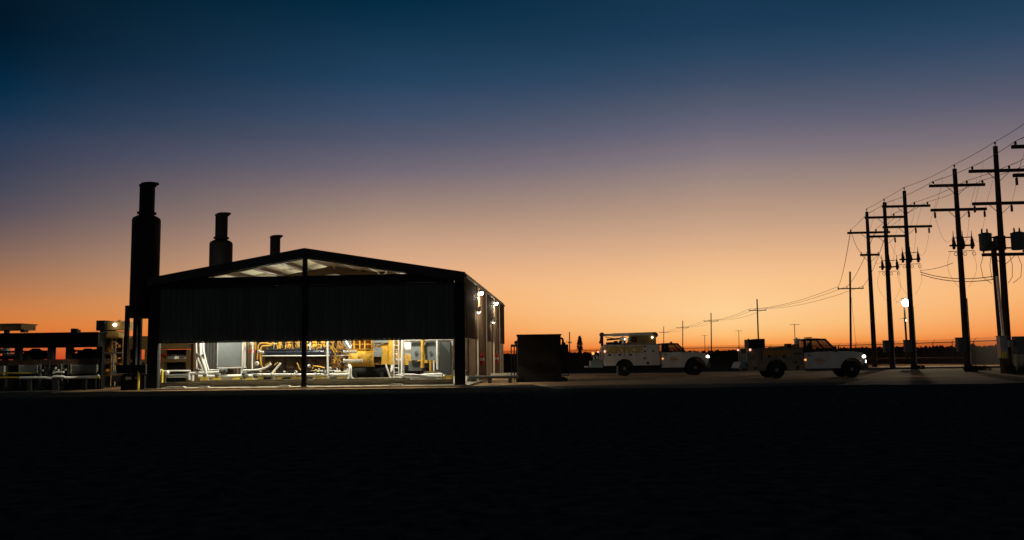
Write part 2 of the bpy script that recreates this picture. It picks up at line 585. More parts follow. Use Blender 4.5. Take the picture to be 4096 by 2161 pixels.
# downspouts on the right wall, pale colour paints lit streaks at the bay edges
for k in (1, 2, 3, 4):
    y = k * BAY
    T.part('downspout', MB().bar((W_ + .10, y, .15), (W_ + .10, y, EV - .15), .10, .14), M['lit_streak'])

# hanging lamps
lk = 0
names = ['front row left', 'front row middle', 'front row right', 'second row left', 'second row right', 'third row left', 'third row right', 'rear left', 'rear right']
for y, xs_, en in ((1.0, (3.0, 8.0, 13.2), 1050), (6.6, (4.6, 12.3), 500), (14.5, (4.6, 12.3), 400), (22.5, (4.6, 12.3), 350)):
    for x in xs_:
        t = Thing('hanging_lamp', f'round hanging lamp under the shed ceiling, {names[lk]} of nine', 'lamp', (x, y, 4.9), BM, 'lamps hanging under the shed roof')
        t.part('shade', MB().lathe((x, y, 4.9), [(.30, 0), (.27, .12), (.12, .30), (.08, .42)], 20), M['galv'])
        t.part('stem', MB().cyl((x, y, 5.32), (x, y, zr(x) - .02), .02), M['dark'])
        t.part('lens', MB().lathe((x, y, 4.87), [(.25, 0), (.25, .025)], 20), M['lamp'])
        t.light('SPOT', (x, y, 4.8), en, (1, .95, .75), .2, (0, .12 if y < 2 else 0, -1), 172, .15)
        if y > 2: t.light('POINT', (x, y, 4.6), 300, (1, .95, .75), .2)
        lk += 1
# the round fixture seen through the gable
p = P(1528, 1086, 4.0)
t = Thing('round_fixture', 'small round ring-shaped fixture showing in the gable opening', 'lamp', p, BM)
t.part('ring', MB().torus(p, .22, .06, (0, 1, 0)), M['ceil'])
t.part('hub', MB().lathe(p + Vector((0, .02, 0)), [(.17, 0), (.12, .08), (.03, .1)], 18, (0, 1, 0)), M['dark'])
t.part('bracket', MB().bar(p + Vector((0, .05, .2)), (p.x, p.y + .05, zr(p.x) - .02), .04), M['dark'])

# wall lamps on the right wall
WX = W_ + .09
for i, (y, z, big) in enumerate(((6.4, 5.30, 1), (17.0, 5.33, 1), (4.7, 4.17, 0), (14.6, 3.96, 0))):
    lab = ['bright white floodlight high on the side wall, nearer the front of the shed', 'bright white floodlight high on the side wall, nearer the back of the shed',
           'small cone-shaped wall lamp below the nearer floodlight', 'small cone-shaped wall lamp below the farther floodlight'][i]
    if big:
        t = Thing('floodlight', lab, 'lamp', (WX, y, z), BM, 'floodlights on the side wall')
        t.part('bracket', MB().bar((WX - .06, y, z + .1), (WX + .1, y, z + .15), .06), M['dark'])
        t.part('housing', MB().box(WX + .02, WX + .30, y - .2, y + .2, z + .03, z + .20), M['dgrey'])
        t.part('lens', MB().lathe((WX + .17, y - .06, z - .05), [(.03, -.08), (.09, -.05), (.125, .03), (.125, .08)], 18), M['lampc'])
        t.light('POINT', (WX + .26, y - .05, z - .24), 230, (1, .86, .64), .12)
    else:
        t = Thing('wall_lamp', lab, 'lamp', (WX, y, z), BM, 'cone lamps on the side wall')
        t.part('shade', MB().lathe((WX + .16, y, z), [(.03, .26), (.15, .0), (.16, -.10)], 16, (.35, 0, 1)), M['white'])
        t.part('bracket', MB().bar((WX - .1, y, z + .14), (WX + .14, y, z + .14), .05), M['dark'])
        t.part('lens', MB().ball((WX + .16, y - .03, z - .10), .09, 8), M['lampw'])
        t.light('POINT', (WX + .30, y - .05, z - .3), 16, (1, .86, .62), .08)
for i, y in enumerate((5.2, 16.0)):
    t = Thing('floodlight', ['floodlight high on the left side wall near the tall stack, hidden behind it', 'floodlight high on the left side wall toward the back of the shed'][i], 'lamp', (-.12, y, 5.35), BM, 'floodlights on the side wall')
    t.part('bracket', MB().bar((-.06, y, 5.45), (-.6, y, 5.55), .06), M['dark'])
    t.part('housing', MB().box(-.84, -.46, y - .2, y + .2, 5.38, 5.55), M['dgrey'])
    t.part('lens', MB().lathe((-.65, y - .02, 5.28), [(.04, -.08), (.11, -.05), (.15, .03), (.15, .1)], 18), M['lampc'])
    t.light('POINT', (-.72, y, 5.05), 330, (1, .88, .66), .12)
for i, y in enumerate((6.7, 17.2)):
    t = Thing('fire_extinguisher', ['large red extinguisher with a white band on the nearer part of the side wall', 'large red extinguisher with a white band on the farther part of the side wall'][i],
              'extinguisher', (WX + .14, y, 1.1), BM, 'extinguishers on the side wall')
    x = WX + .14
    t.part('cylinder', MB().lathe((x, y, 1.02), [(.05, 0), (.125, .03), (.13, .1), (.13, .58), (.09, .68), (.04, .72)], 18), M['red'])
    t.part('band', MB().lathe((x, y, 1.29), [(.134, 0), (.134, .17)], 18), M['white'])
    t.part('valve', MB().cyl((x, y, 1.73), (x, y, 1.82), .05, .04).bar((x, y - .02, 1.82), (x + .05, y - .14, 1.86), .05, .03), M['galv'])
    t.part('hose', MB().tube([(x, y - .04, 1.78), (x + .02, y - .18, 1.66), (x + .02, y - .17, 1.35), (x, y - .14, 1.2)], .018), M['trim'])

# ------------------------------------------------------------------ exhaust stacks
def stack(D, px, lab, legs):
    c = BI @ Vector((gx(px, D), D, 0))
    t = Thing('exhaust_stack', lab, 'stack', (c.x, c.y, 0), BM, 'exhaust stacks beside the shed')
    o = (c.x, c.y, 0)
    t.part('silencer', MB().lathe(o, [(.45, 3.86), (.72, 3.95), (.745, 4.0), (.745, 9.28), (.70, 9.40), (.50, 9.52)], 32), M['black'])
    t.part('pipe', MB().lathe(o, [(.40, 9.52), (.40, 11.16), (.43, 11.18), (.44, 11.26)], 28), M['black'])
    t.part('flange', MB().lathe(o, [(.44, 9.62), (.50, 9.64), (.50, 9.73), (.44, 9.75)], 28), M['black'])
    fl = MB()
    a = Vector((c.x, c.y, 11.30))
    # hinged rain flap, tilted and reaching out to the right
    prof = []
    n = 24
    vv = []
    for zz in (0, .05):
        for j in range(n):
            tt = 2 * math.pi * j / n
            x = .47 * math.cos(tt) + .14; y = .47 * math.sin(tt)
            vv.append(a + Vector((x, y, zz + .06 * (x - .1))))
    fl.add(vv, [tuple(range(n))[::-1], tuple(range(n, 2 * n))] + [(j, (j + 1) % n, n + (j + 1) % n, n + j) for j in range(n)])
    fl.bar(a + Vector((.42, 0, -.12)), a + Vector((.60, 0, .06)), .12, .08)
    t.part('rain_flap', fl, M['black'])
    for dx, dy, top in ((-.68, -.45, 4.55), (-.15, -.55, 4.1), (.55, -.3, 4.1), (-.5, .6, 4.1)):
        t.part('leg', MB().bar((c.x + dx, c.y + dy, 0.004), (c.x + dx, c.y + dy, top), .19, .19), M['black'])
    t.part('ring_beam', MB().torus((c.x, c.y, 3.95), .74, .07), M['black'])
    t.part('base_block', MB().box(c.x - 1.0, c.x + .6, c.y - .8, c.y + .7, .9, 1.35).box(c.x - .85, c.x + .45, c.y - .6, c.y + .5, .004, .9), M['black'])
    t.part('duct', MB().cyl((c.x, c.y, 4.6), (c.x + 2.2, c.y, 4.6), .35), M['black'])
    return t


stack(46.5, 566, 'tall black exhaust stack standing clear beside the front corner of the shed', 1)
stack(56.6, 873, 'black exhaust stack rising behind the lower left roof slope, neck and shoulder showing', 1)
stack(67.4, 1093, 'black exhaust stack near the roof peak, only its top showing', 1)

# ------------------------------------------------------------------ compressor packages in the shed
def bx(mb, x0, x1, y0, y1, ly, dep):
    a = P(x0, y1, ly); b = P(x1, y0, ly)
    return mb.box(a.x, b.x, ly, ly + dep, a.z, b.z)


def pp(ly, pts):
    return [P(x, y, ly) for x, y in pts]


KM = 1 / 72.0    # metres per photo pixel near the front machines
base = P(1225, 1552, 3.0); base.z = .1
T = Thing('compressor_package', 'yellow gas engine and compressor on a steel skid at the open front of the shed', 'compressor', base, BM, 'compressor packages in the shed')
mb = MB()
a = P(800, 1545, 1.2); b = P(1640, 1545, 1.2)
for y in (1.3, 4.6):
    mb.box(a.x, b.x, y, y + .03, .14, .42).box(a.x, b.x, y - .09, y + .12, .42, .45).box(a.x, b.x, y - .09, y + .12, .11, .14)
for k in range(9):
    x = a.x + .6 + k * (b.x - a.x - 1.2) / 8
    mb.box(x, x + .12, 1.5, 4.5, .15, .40)
mb.box(a.x, b.x, 1.45, 4.55, .452, .47)
T.part('skid', mb, M['skid'])
# engine
mb = MB()
bx(mb, 1052, 1310, 1424, 1484, 2.6, 1.5)
for k in range(6):
    bx(mb, 1062 + k * 42, 1092 + k * 42, 1432, 1474, 2.5, .1)
T.part('engine_block', mb, M['rust'])
T.part('oil_pan', bx(MB(), 1060, 1310, 1486, 1497, 2.6, 1.4), M['black'])
mb = MB()
p, q = P(1066, 1412, 2.45), P(1298, 1412, 2.45)
mb.cyl(p, q, .17, None, 18)
for k in range(7):
    x = p.x + (q.x - p.x) * (k + .5) / 7
    mb.cyl((x - .02, p.y, p.z), (x + .02, p.y, p.z), .20, None, 18)
T.part('exhaust_manifold', mb, M['engine'])
mb = MB(); bx(mb, 1062, 1300, 1394, 1399, 2.3, .35)
T.part('heat_shield', mb, M['dgrey'])
mb = MB(); a = P(1048, 1424, 2.3); b = P(1300, 1424, 2.3); mb.cyl(a, b, .03)
T.part('white_line', mb, M['white'])
for k in range(6):
    px = 1122 + k * 34
    mb = MB()
    a = P(px, 1392, 2.75)
    mb.lathe((a.x, a.y, a.z), [(.10, 0), (.13, .05), (.13, .16), (.09, .2), (.09, .26), (.13, .28), (.12, .38)], 14)
    mb.bar((a.x, a.y, a.z + .38), (a.x + .02, a.y + .7, a.z + .62), .07)
    T.part('cylinder_head', mb, M['yellow'])
mb = MB(); bx(mb, 1062, 1305, 1340, 1372, 3.3, .9)
T.part('valve_deck', mb, M['rust'])
# yellow pipe runs
for pts, r_ in (([(1092, 1352), (1092, 1365), (1088, 1380), (1074, 1384), (1050, 1385), (1043, 1392), (1042, 1420), (1043, 1450), (1050, 1470)], .045),
                ([(1078, 1350), (1076, 1366), (1066, 1372), (1040, 1374), (1032, 1384), (1030, 1440)], .04),
                ([(1118, 1345), (1118, 1394)], .07),
                ([(1052, 1350), (1052, 1372), (1064, 1376), (1110, 1376)], .035),
                ([(1022, 1352), (1022, 1394), (1024, 1400)], .035)):
    T.part('fuel_pipe', MB().tube(pp(2.25, pts), r_, 10), M['yellow'])
for pts in ([(1188, 1452), (1194, 1462), (1196, 1474), (1204, 1480)], [(1250, 1476), (1254, 1464), (1272, 1466), (1300, 1472)], [(1060, 1462), (1076, 1452), (1082, 1446)], [(1096, 1462), (1112, 1450)]):
    T.part('oil_line', MB().tube(pp(2.35, pts), .03, 8), M['yellow'])
# coupling and compressor end
mb = MB()
random.seed(3)
for k in range(46):
    px = random.uniform(1316, 1374); py = random.uniform(1358, 1470); s_ = random.uniform(4, 13)
    bx(mb, px, px + s_, py, py + s_ * random.uniform(.5, 1.6), 2.5 + random.random() * .8, .4)
T.part('governor_gear', mb, M['ochre'])
mb = MB()
for k in range(18):
    px = random.uniform(1314, 1372); py = random.uniform(1358, 1478); s_ = random.uniform(5, 12)
    T.part('gear_cover', bx(MB(), px, px + s_, py, py + s_ * random.uniform(.5, 1.8), 2.38 + random.random() * .1, .1), M['engine'])
# fine lines, small fittings and black boxes painting shaded gaps over the engine and along the skid
for k in range(26):
    px = random.uniform(1056, 1300); py = random.uniform(1354, 1392)
    pts = [(px, py), (px + random.uniform(-3, 3), py + random.uniform(8, 20)), (px + random.uniform(-14, 14), py + random.uniform(20, 34))]
    T.part('ignition_line', MB().tube(pp(2.62, pts), random.choice((.018, .025, .03)), 6), M[random.choice(('yellow', 'ochre', 'black', 'black', 'silver'))])
for k in range(22):
    px = random.uniform(1000, 1380); py = random.uniform(1478, 1503)
    T.part('fitting', MB().ball(P(px, py, 1.58), random.uniform(.03, .07), 7), M[random.choice(('white', 'silver', 'black', 'dgrey', 'safety'))])
for k in range(9):
    px = random.uniform(1000, 1360); py = random.uniform(1484, 1500); L__ = random.uniform(14, 50)
    T.part('tubing', MB().tube(pp(1.56, [(px, py), (px + L__ * .8, py + 1), (px + L__, py + random.uniform(5, 14))]), .02, 6), M[random.choice(('white', 'silver', 'black'))])
for x0, x1 in ((1054, 1084), (1130, 1160), (1206, 1246), (1318, 1346)):
    T.part('gap_shade_box', bx(MB(), x0, x1, 1510, 1520, 1.60, .12), M['black'])  # black boxes stand in for the shade in the skid's slots
for k in range(12):
    px = random.uniform(1376, 1500); py = random.uniform(1400, 1462)
    T.part('bolt_cover', bx(MB(), px, px + random.uniform(4, 9), py, py + random.uniform(3, 8), 2.0, .06), M[random.choice(('silver', 'black', 'ochre', 'yellow'))])
mb = MB()
for k in range(9):
    px = random.uniform(1318, 1366); py = random.uniform(1368, 1440)
    mb.tube(pp(2.35, [(px, py), (px + random.uniform(2, 14), py + 8), (px + random.uniform(-4, 18), py + random.uniform(16, 30))]), .028, 8)
T.part('small_piping', mb, M['yellow'])
c = P(1447, 1437, 2.6)
mb = MB().cyl((c.x - .66, c.y + .55, c.z), (c.x + .6, c.y + .55, c.z), .52, None, 28)
mb.cyl((c.x + .6, c.y + .55, c.z), (c.x + .68, c.y + .55, c.z), .56, None, 28).cyl((c.x - .74, c.y + .55, c.z), (c.x - .66, c.y + .55, c.z), .56, None, 28)
T.part('compressor_frame', mb, M['yellow'])
mb = MB(); bx(mb, 1412, 1488, 1356, 1399, 3.0, .8)
T.part('inspection_cover', mb, M['ochre'])
mb = MB()
for py in (1358, 1376, 1396): bx(mb, 1412, 1490, py, py + 4, 2.86, .08)
for px in (1414, 1436, 1456, 1484): bx(mb, px, px + 5, 1356, 1398, 2.80, .05)
T.part('cover_frame', mb, M['yellow'])
for px0, px1, py, r_ in ((1374, 1426, 1408, .075), (1374, 1450, 1444, .09)):
    a = P(px0, py, 2.05); b = P(px1, py, 2.05)
    T.part('compressor_cylinder', MB().cyl(a, b, r_, None, 18).cyl(a, a + Vector((.08, 0, 0)), r_ * 1.3, None, 18).cyl(b - Vector((.1, 0, 0)), b, r_ * 1.18, None, 18), M['silver'])
T.part('discharge_bottle', MB().tube(pp(2.1, [(1376, 1356), (1384, 1376), (1392, 1388), (1398, 1396)]), .13, 14), M['silver'])
T.part('discharge_bottle', MB().tube(pp(2.2, [(1398, 1352), (1398, 1384)]), .09, 14), M['silver'])
mb = MB(); bx(mb, 1494, 1526, 1390, 1426, 2.3, .4)
T.part('junction_box', mb, M['grey'])
mb = MB(); bx(mb, 1492, 1552, 1354, 1372, 2.4, .5); bx(mb, 1494, 1524, 1374, 1381, 2.45, .3)
T.part('air_filter', mb, M['grey'])
mb = MB()
a = P(1526, 1458, 2.5); b = P(1571, 1352, 2.5)
mb.prism([(a.x, a.z + .05), (a.x + .2, a.z), (b.x, a.z + .0), (b.x, b.z), (a.x + .38, b.z), (a.x + .2, b.z - .25), (a.x, b.z - .4)], 2.5, 3.4)
mb.box(b.x - .22, b.x - .2 + .22, 2.42, 2.5, a.z - .02, b.z)
T.part('cooler_housing', mb, M['yellow'])
mb = MB(); bx(mb, 1494, 1524, 1427, 1452, 2.7, .6)
T.part('pump_bracket', mb, M['rust'])
c = P(1478, 1486, 2.7)
T.part('separator', MB().cyl((c.x - .85, c.y + .4, c.z), (c.x + 1.0, c.y + .4, c.z), .36, None, 26).ball((c.x - .85, c.y + .4, c.z), .36), M['black'])
T.part('frame_foot', MB().box(c.x - .9, c.x - .7, 2.5, 3.4, .47, .75).box(c.x + .6, c.x + .8, 2.5, 3.4, .47, .75), M['black'])
# white piping low along the skid
a = P(1030, 1500, 1.7); b = P(1385, 1500, 1.7)
mb = MB().tube([a, b, b + Vector((.16, 0, .03)), b + Vector((.22, 0, .16)), b + Vector((.22, 0, .42)), b + Vector((.1, .3, .5))], .085, 14)
for px in (1096, 1180, 1262, 1330):
    c = P(px, 1500, 1.7); mb.cyl((c.x - .03, c.y, c.z), (c.x + .03, c.y, c.z), .12, None, 16)
T.part('suction_pipe', mb, M['white'])
for px0, px1 in ((1030, 1050), (1110, 1128), (1165, 1200), (1258, 1300), (1352, 1384)):
    T.part('pipe_support', bx(MB(), px0, px1, 1509, 1522, 1.62, .2), M['safety'])
for pts, r_ in (([(975, 1482), (1030, 1480), (1056, 1474), (1072, 1466), (1084, 1456)], .055), ([(1086, 1496), (1100, 1480), (1112, 1466), (1122, 1454)], .055),
                ([(1011, 1352), (1010, 1430), (1009, 1482)], .045), ([(1311, 1352), (1311, 1430), (1312, 1508)], .055)):
    T.part('white_pipe', MB().tube(pp(1.9, pts), r_, 10), M['white'])
mb = MB()
for px, py, r_ in ((1008, 1374, .12), (1036, 1406, .10), (1050, 1410, .09), (1028, 1455, .13), (1236, 1464, .10), (1320, 1474, .10)):
    T.part('valve', MB().ball(P(px, py, 2.1), r_), M['silver'])
mb = MB()
for px in (992, 1000, 1018): mb.tube(pp(2.6, [(px, 1354), (px + 2, 1470)]), .03, 8)
T.part('conduit', mb, M['tan'])
mb = MB(); bx(mb, 996, 1016, 1400, 1412, 2.3, .2)
T.part('red_valve', mb, M['red'])
PK1 = T.o
for k, lab in ((1, 'yellow engine and compressor package behind the front one, halfway down the shed'), (2, 'rearmost yellow engine and compressor package by the back wall of the shed')):
    copy_thing(PK1, BM.to_3x3() @ Vector((.4 * k, 9.2 * k, 0)), lab)

# piping cluster left of the panel
def rs(px, D=1.6, z=.1):
    p = P(px, 1545, D); p.z = z
    return p


T = Thing('pipe_manifold', 'white pipe manifold with upright and slanting pipes left of the grey panel', 'piping', rs(830), BM)
for pts, r_ in (([(785, 1354), (786, 1430), (788, 1500)], .04), ([(802, 1354), (803, 1420), (818, 1462), (826, 1492), (830, 1520)], .085), ([(813, 1352), (814, 1400), (822, 1440), (836, 1488)], .045),
                ([(786, 1420), (798, 1448), (812, 1482), (814, 1500)], .045), ([(757, 1494), (790, 1492), (872, 1490), (884, 1486)], .07), ([(795, 1506), (900, 1506), (1010, 1504)], .10), ([(800, 1480), (880, 1481)], .035),
                ([(757, 1494), (758, 1520)], .08), ([(772, 1500), (772, 1524)], .07)):
    T.part('pipe', MB().tube(pp(1.9, pts), r_, 10), M['white'])
mb = MB()
for px, py, r_ in ((790, 1418, .09), (792, 1480, .1), (888, 1484, .16), (902, 1482, .12), (812, 1420, .08), (978, 1496, .15), (820, 1500, .12), (984, 1506, .16), (868, 1502, .12)):
    T.part('valve', MB().ball(P(px, py, 1.85), r_), M['dgrey'])
mb = MB()
for px in (800, 850, 930, 980): T.part('support', bx(MB(), px, px + 30, 1513, 1523, 1.7, .2), M['safety'])
T = Thing('control_panel', 'large flat grey control panel on a white stand inside the shed', 'control panel', rs(918, 2.2), BM)
T.part('cabinet', bx(MB(), 872, 966, 1357, 1466, 2.0, .35), M['grey'])
mb = MB(); bx(mb, 966, 974, 1357, 1470, 1.98, .4); bx(mb, 868, 974, 1467, 1474, 1.98, .45); bx(mb, 868, 872, 1357, 1466, 1.98, .4)
T.part('frame', mb, M['white'])
for px in (872, 962):
    mb = MB(); bx(mb, px, px + 9, 1474, 1540, 2.0, .1)
    T.part('leg', mb, M['white'])
mb = MB(); bx(mb, 905, 936, 1478, 1496, 2.3, .3)
T.part('terminal_box', mb, M['rust'])

# right-hand electrical rack
T = Thing('equipment_rack', 'white steel rack frame around the electrical cabinets at the shed corner', 'rack', rs(1710, 2.4), BM)
mb = MB()
bx(mb, 1610, 1815, 1356, 1363, 2.2, .1); bx(mb, 1803, 1812, 1363, 1540, 2.2, .1); bx(mb, 1607, 1616, 1356, 1505, 2.2, .1)
T.part('frame', mb, M['white'])
mb = MB(); bx(mb, 1617, 1802, 1366, 1418, 2.6, .04)
T.part('back_board', mb, M['white'])
T.part('post', MB().tube(pp(2.15, [(1750, 1362), (1750, 1430), (1751, 1480)]), .07, 12), M['white'])
T.part('post', MB().tube(pp(2.0, [(1610, 1358), (1609, 1440), (1608, 1505), (1604, 1514), (1592, 1518)]), .075, 12), M['white'])
T.part('post', MB().tube(pp(2.15, [(1691, 1358), (1691, 1430), (1690, 1472)]), .10, 12), M['yellow'])
for px in (1722, 1736): T.part('conduit', MB().tube(pp(2.3, [(px, 1442), (px, 1484)]), .06, 10), M['white'] if px == 1736 else M['yellow'])
T.part('beam', bx(MB(), 1612, 1660, 1446, 1460, 2.5, .3), M['yellow'])
for x0, x1, lab in ((1644, 1684, 'grey electrical cabinet left of the yellow post on the rack'), (1700, 1745, 'grey electrical cabinet right of the yellow post on the rack')):
    t = Thing('electrical_cabinet', lab, 'cabinet', P((x0 + x1) / 2, 1442, 2.2), BM, 'grey cabinets on the rack')
    t.part('case', bx(MB(), x0, x1, 1372, 1441, 2.25, .32), M['grey'])
    t.part('hood', bx(MB(), x0 - 3, x1 + 3, 1364, 1371, 2.15, .44), M['dgrey'])
    mb = MB(); c = P((x0 + x1) / 2, 1412, 2.2); mb.cyl(c, c + Vector((0, .05, 0)), .09, None, 14)
    t.part('dial', mb, M['dgrey'])
t = Thing('transformer_box', 'dark grey transformer box on the floor below the electrical cabinets', 'transformer', rs(1660, 2.4), BM)
t.part('case', bx(MB(), 1634, 1684, 1445, 1484, 2.4, .5), M['dgrey'])
t.part('foot', bx(MB(), 1640, 1680, 1484, 1530, 2.5, .4), M['black'])
t = Thing('tall_cabinet', 'tall dark grey cabinet on a yellow plinth beside the shed corner post', 'cabinet', rs(1780, 2.0), BM)
t.part('case', bx(MB(), 1758, 1802, 1366, 1500, 1.7, .4), M['dgrey'])
t.part('plinth', bx(MB(), 1764, 1806, 1502, 1516, 1.65, .5), M['safety'])
a = P(1762, 1367, 1.69); b = P(1801, 1368, 1.69); c = P(1800, 1415, 1.69)
mb = MB().add([(a.x, 1.69, a.z), (b.x, 1.69, b.z), (c.x, 1.69, c.z), (a.x, 1.695, a.z), (b.x, 1.695, b.z), (c.x, 1.695, c.z)], [(0, 2, 1), (3, 4, 5), (0, 1, 4, 3), (1, 2, 5, 4), (2, 0, 3, 5)])
t.part('door_plate', mb, M['grey'])
# hoses on the floor
t = Thing('hose_coil', 'pale hoses lying coiled on the floor under the cabinets', 'hose', rs(1690, 1.2), BM)
c = P(1690, 1515, 1.4)
random.seed(5)
for k in range(6):
    pts = []
    for j in range(26):
        tt = j / 25 * 2 * math.pi * 1.2 + k
        pts.append((c.x + (.62 + .12 * k) * math.cos(tt) * (1 + .1 * math.sin(3 * tt + k)) + .15 * math.sin(k * 2), 1.45 + .35 * math.sin(tt), .35 + .05 * k + .05 * math.sin(tt * 2)))
    t.part('hose', MB().tube(pts, .045, 8), M['white'])
t.part('tray', MB().box(c.x - 1.3, c.x + 1.5, .9, 2.1, .11, .30), M['skid'])
# ladder
t = Thing('ladder', 'narrow steel ladder leaning against the yellow housing', 'ladder', rs(1584, 1.7), BM)
mb = MB()
for px in (1574, 1594): mb.tube(pp(1.75, [(px, 1352), (px + 1, 1440), (px + 2, 1535)]), .035, 8)
t.part('rail', mb, M['white'])
mb = MB()
for k in range(9): mb.tube(pp(1.75, [(1574, 1364 + k * 18), (1595, 1364 + k * 18)]), .022, 8)
t.part('rung', mb, M['galv'])
t = Thing('brace_pipe', 'white slanting brace pipe near the foot of the ladder', 'pipe', rs(1560, 1.7), BM)
t.part('tube', MB().tube(pp(1.72, [(1543, 1458), (1552, 1484), (1563, 1520)]), .045, 8), M['white'])
t.part('base', MB().box(P(1556, 1530, 1.7).x, P(1572, 1530, 1.7).x, 1.6, 1.85, .11, .32), M['dgrey'])
t = Thing('drain_pipe', 'white flared drain pipe standing on the skid below the compressor', 'pipe', rs(1402, 1.5), BM)
t.part('tube', MB().tube(pp(1.5, [(1403, 1474), (1402, 1500), (1398, 1512), (1388, 1520)]), .07, 10), M['white'])
t.part('foot', MB().tube(pp(1.5, [(1402, 1498), (1406, 1512), (1420, 1519)]), .06, 10), M['white'])
# yellow bollards and low front kerb beam
for i, (px, ly, lab) in enumerate(((647, .9, 'yellow bollard just inside the left corner post of the shed'), (553, .5, 'yellow bollard outside the shed beside the tall stack'))):
    b = P(px, 1550, ly)
    t = Thing('bollard', lab, 'bollard', (b.x, b.y, .004 if i else .1), BM, 'yellow bollards')
    t.part('post', MB().cyl((b.x, b.y, .004 if i else .1), (b.x, b.y, 1.02), .065, None, 14).ball((b.x, b.y, 1.02), .065), M['safety'])
    t.part('base_plate', MB().box(b.x - .13, b.x + .13, b.y - .13, b.y + .13, .1 if not i else .005, .13 if not i else .03), M['dark'])
a = P(635, 1540, .55); b = P(1812, 1540, .55)
t = Thing('kerb_beam', 'long low grey beam along the open front of the shed', 'beam', ((a.x + b.x) / 2, .6, .1), BM)
t.part('beam', MB().box(a.x, b.x, .55, .58, .16, .36).box(a.x, b.x, .48, .65, .36, .385).box(a.x, b.x, .48, .65, .13, .158), M['skid'])
mb = MB()
for px in (700, 815, 1010, 1130, 1290, 1450, 1590, 1760):
    c = P(px, 1540, .45); t.part('foot', MB().box(c.x - .15, c.x + .15, .40, .75, .101, .13), M['slab'])
for px, w_ in ((705, .55), (818, .28), (1140, .3), (1585, .35)):
    c = P(px, 1545, .2)
    single('concrete_block', MB().prism([(c.x - w_, .101), (c.x + w_, .101), (c.x + w_ * .8, .19), (c.x - w_ * .85, .2)], .05, .35), M['slab'],
           f'small pale concrete block on the shed floor edge, {"largest, near the left post" if px == 705 else "under the white pipe manifold" if px == 818 else "just left of the middle column" if px == 1140 else "below the ladder"}', 'block', (c.x, .2, .1), BM, 'concrete blocks at the shed front')
# horizontal white rail pipe at the left side
t = Thing('pipe_rail', 'white pipe rail with a bright end fitting inside the left corner of the shed', 'piping', rs(700, 1.9), BM)
t.part('pipe', MB().tube(pp(1.9, [(638, 1487), (655, 1485), (700, 1484), (762, 1484)]), .05, 10), M['white'])
t.part('pipe', MB().tube(pp(2.1, [(640, 1506), (700, 1504), (765, 1503)]), .10, 12), M['galv'])
mb = MB(); mb.ball(P(642, 1488, 1.85), .16); mb.ball(P(670, 1490, 1.85), .12)
t.part('fitting', mb, M['white'])
for px in (652, 760): t.part('support', bx(MB(), px, px + 8, 1490, 1540, 1.95, .1), M['skid'])

# ------------------------------------------------------------------ plant outside on the left
def wx(px, D): return gx(px, D)


def wz(px, py, D): return at(px, py, D).z


def bw(mb, x0, x1, y0, y1, D, dep):
    a = at(x0, y1, D); b = at(x1, y0, D)
    return mb.box(a.x, b.x, D, D + dep, max(.004, a.z), b.z)


def cooler(name, label, x0, x1, ytop, ybot, D, dep, mt, fans, grp=None):
    a = at(x0, ybot, D); b = at(x1, ytop, D)
    t = Thing(name, label, 'cooler', ((a.x + b.x) / 2, D + dep / 2, 0), None, grp)
    mb = MB().box(a.x, b.x, D, D + dep, a.z, b.z)
    n = max(2, int((b.x - a.x) / .9))
    for k in range(n + 1):
        x = a.x + (b.x - a.x) * k / n
        mb.box(x - .04, x + .04, D - .06, D - .002, a.z, b.z)
    mb.box(a.x - .06, b.x + .06, D - .1, D + dep + .1, b.z, b.z + .08)
    t.part('plenum', mb, mt)
    return t, a, b


t, a, b = cooler('air_cooler', 'long low dark air cooler unit on legs left of the tall stack', -60, 392, 1334, 1392, 48, 3, M['black'], 3)
for k, px in enumerate((-30, 62, 195, 268, 392)):
    x = wx(px, 48)
    t.part('leg', MB().box(x - .16, x + .16, 48.0, 48.3, .004, a.z), M['black'])
t.part('deck', MB().box(a.x, b.x + .1, 47.9, 50.8, wz(200, 1461, 48), wz(200, 1438, 48)), M['rust'])
for px in (118, 330):
    c = at(px, 1438, 48.6)
    t.part('fan_motor', MB().lathe((c.x, 49.2, c.z), [(.85, 0), (.8, .18), (.55, .42), (.25, .56), (.2, .62)], 20), M['black'])
for x0, x1, y0, y1 in ((88, 152, 1412, 1440), (306, 384, 1411, 1440), (372, 394, 1396, 1440), (262, 278, 1398, 1440), (-60, 60, 1422, 1440)):
    t.part('header_box', bw(MB(), x0, x1, y0, y1, 49.8, .7), M['black'])
t.part('header_pipe', MB().cyl(at(-60, 1409, 49.3), at(190, 1406, 49.3), .06, None, 10), M['black'])
t.part('header_pipe', MB().cyl(at(270, 1404, 49.3), at(392, 1404, 49.3), .06, None, 10), M['black'])
mb = MB()
for px, hh in ((85, .18), (287, .22), (296, .16)):
    c = at(px, 1334, 48.3); t.part('roof_fitting', MB().box(c.x - .12, c.x + .12, 48.4, 48.8, c.z + .06, c.z + hh + .06), M['dark'])
t, a, b = cooler('roof_duct', 'tan boxed duct end showing above the dark cooler at the photo edge', -80, 86, 1299, 1322, 53, 1.6, M['tan'], 0)
t.part('stand', MB().box(b.x - 1.2, b.x - 1.0, 53.2, 53.5, .004, a.z).box(a.x + .3, a.x + .5, 53.2, 53.5, .004, a.z), M['dark'])
t = Thing('valve_station', 'cluster of small valves and upright pipes in the dark gap between the two cooler cabinets', 'piping', (wx(225, 47.5), 47.5, 0))
random.seed(31)
for k in range(14):
    px = random.uniform(155, 275); y0 = random.uniform(1452, 1480)
    t.part('riser', MB().tube([at(px, y0, 47.5), at(px + 1, 1505, 47.5), at(px + 1, 1545, 47.5)], random.uniform(.03, .06), 8), M[random.choice(('black', 'dark', 'dgrey'))])
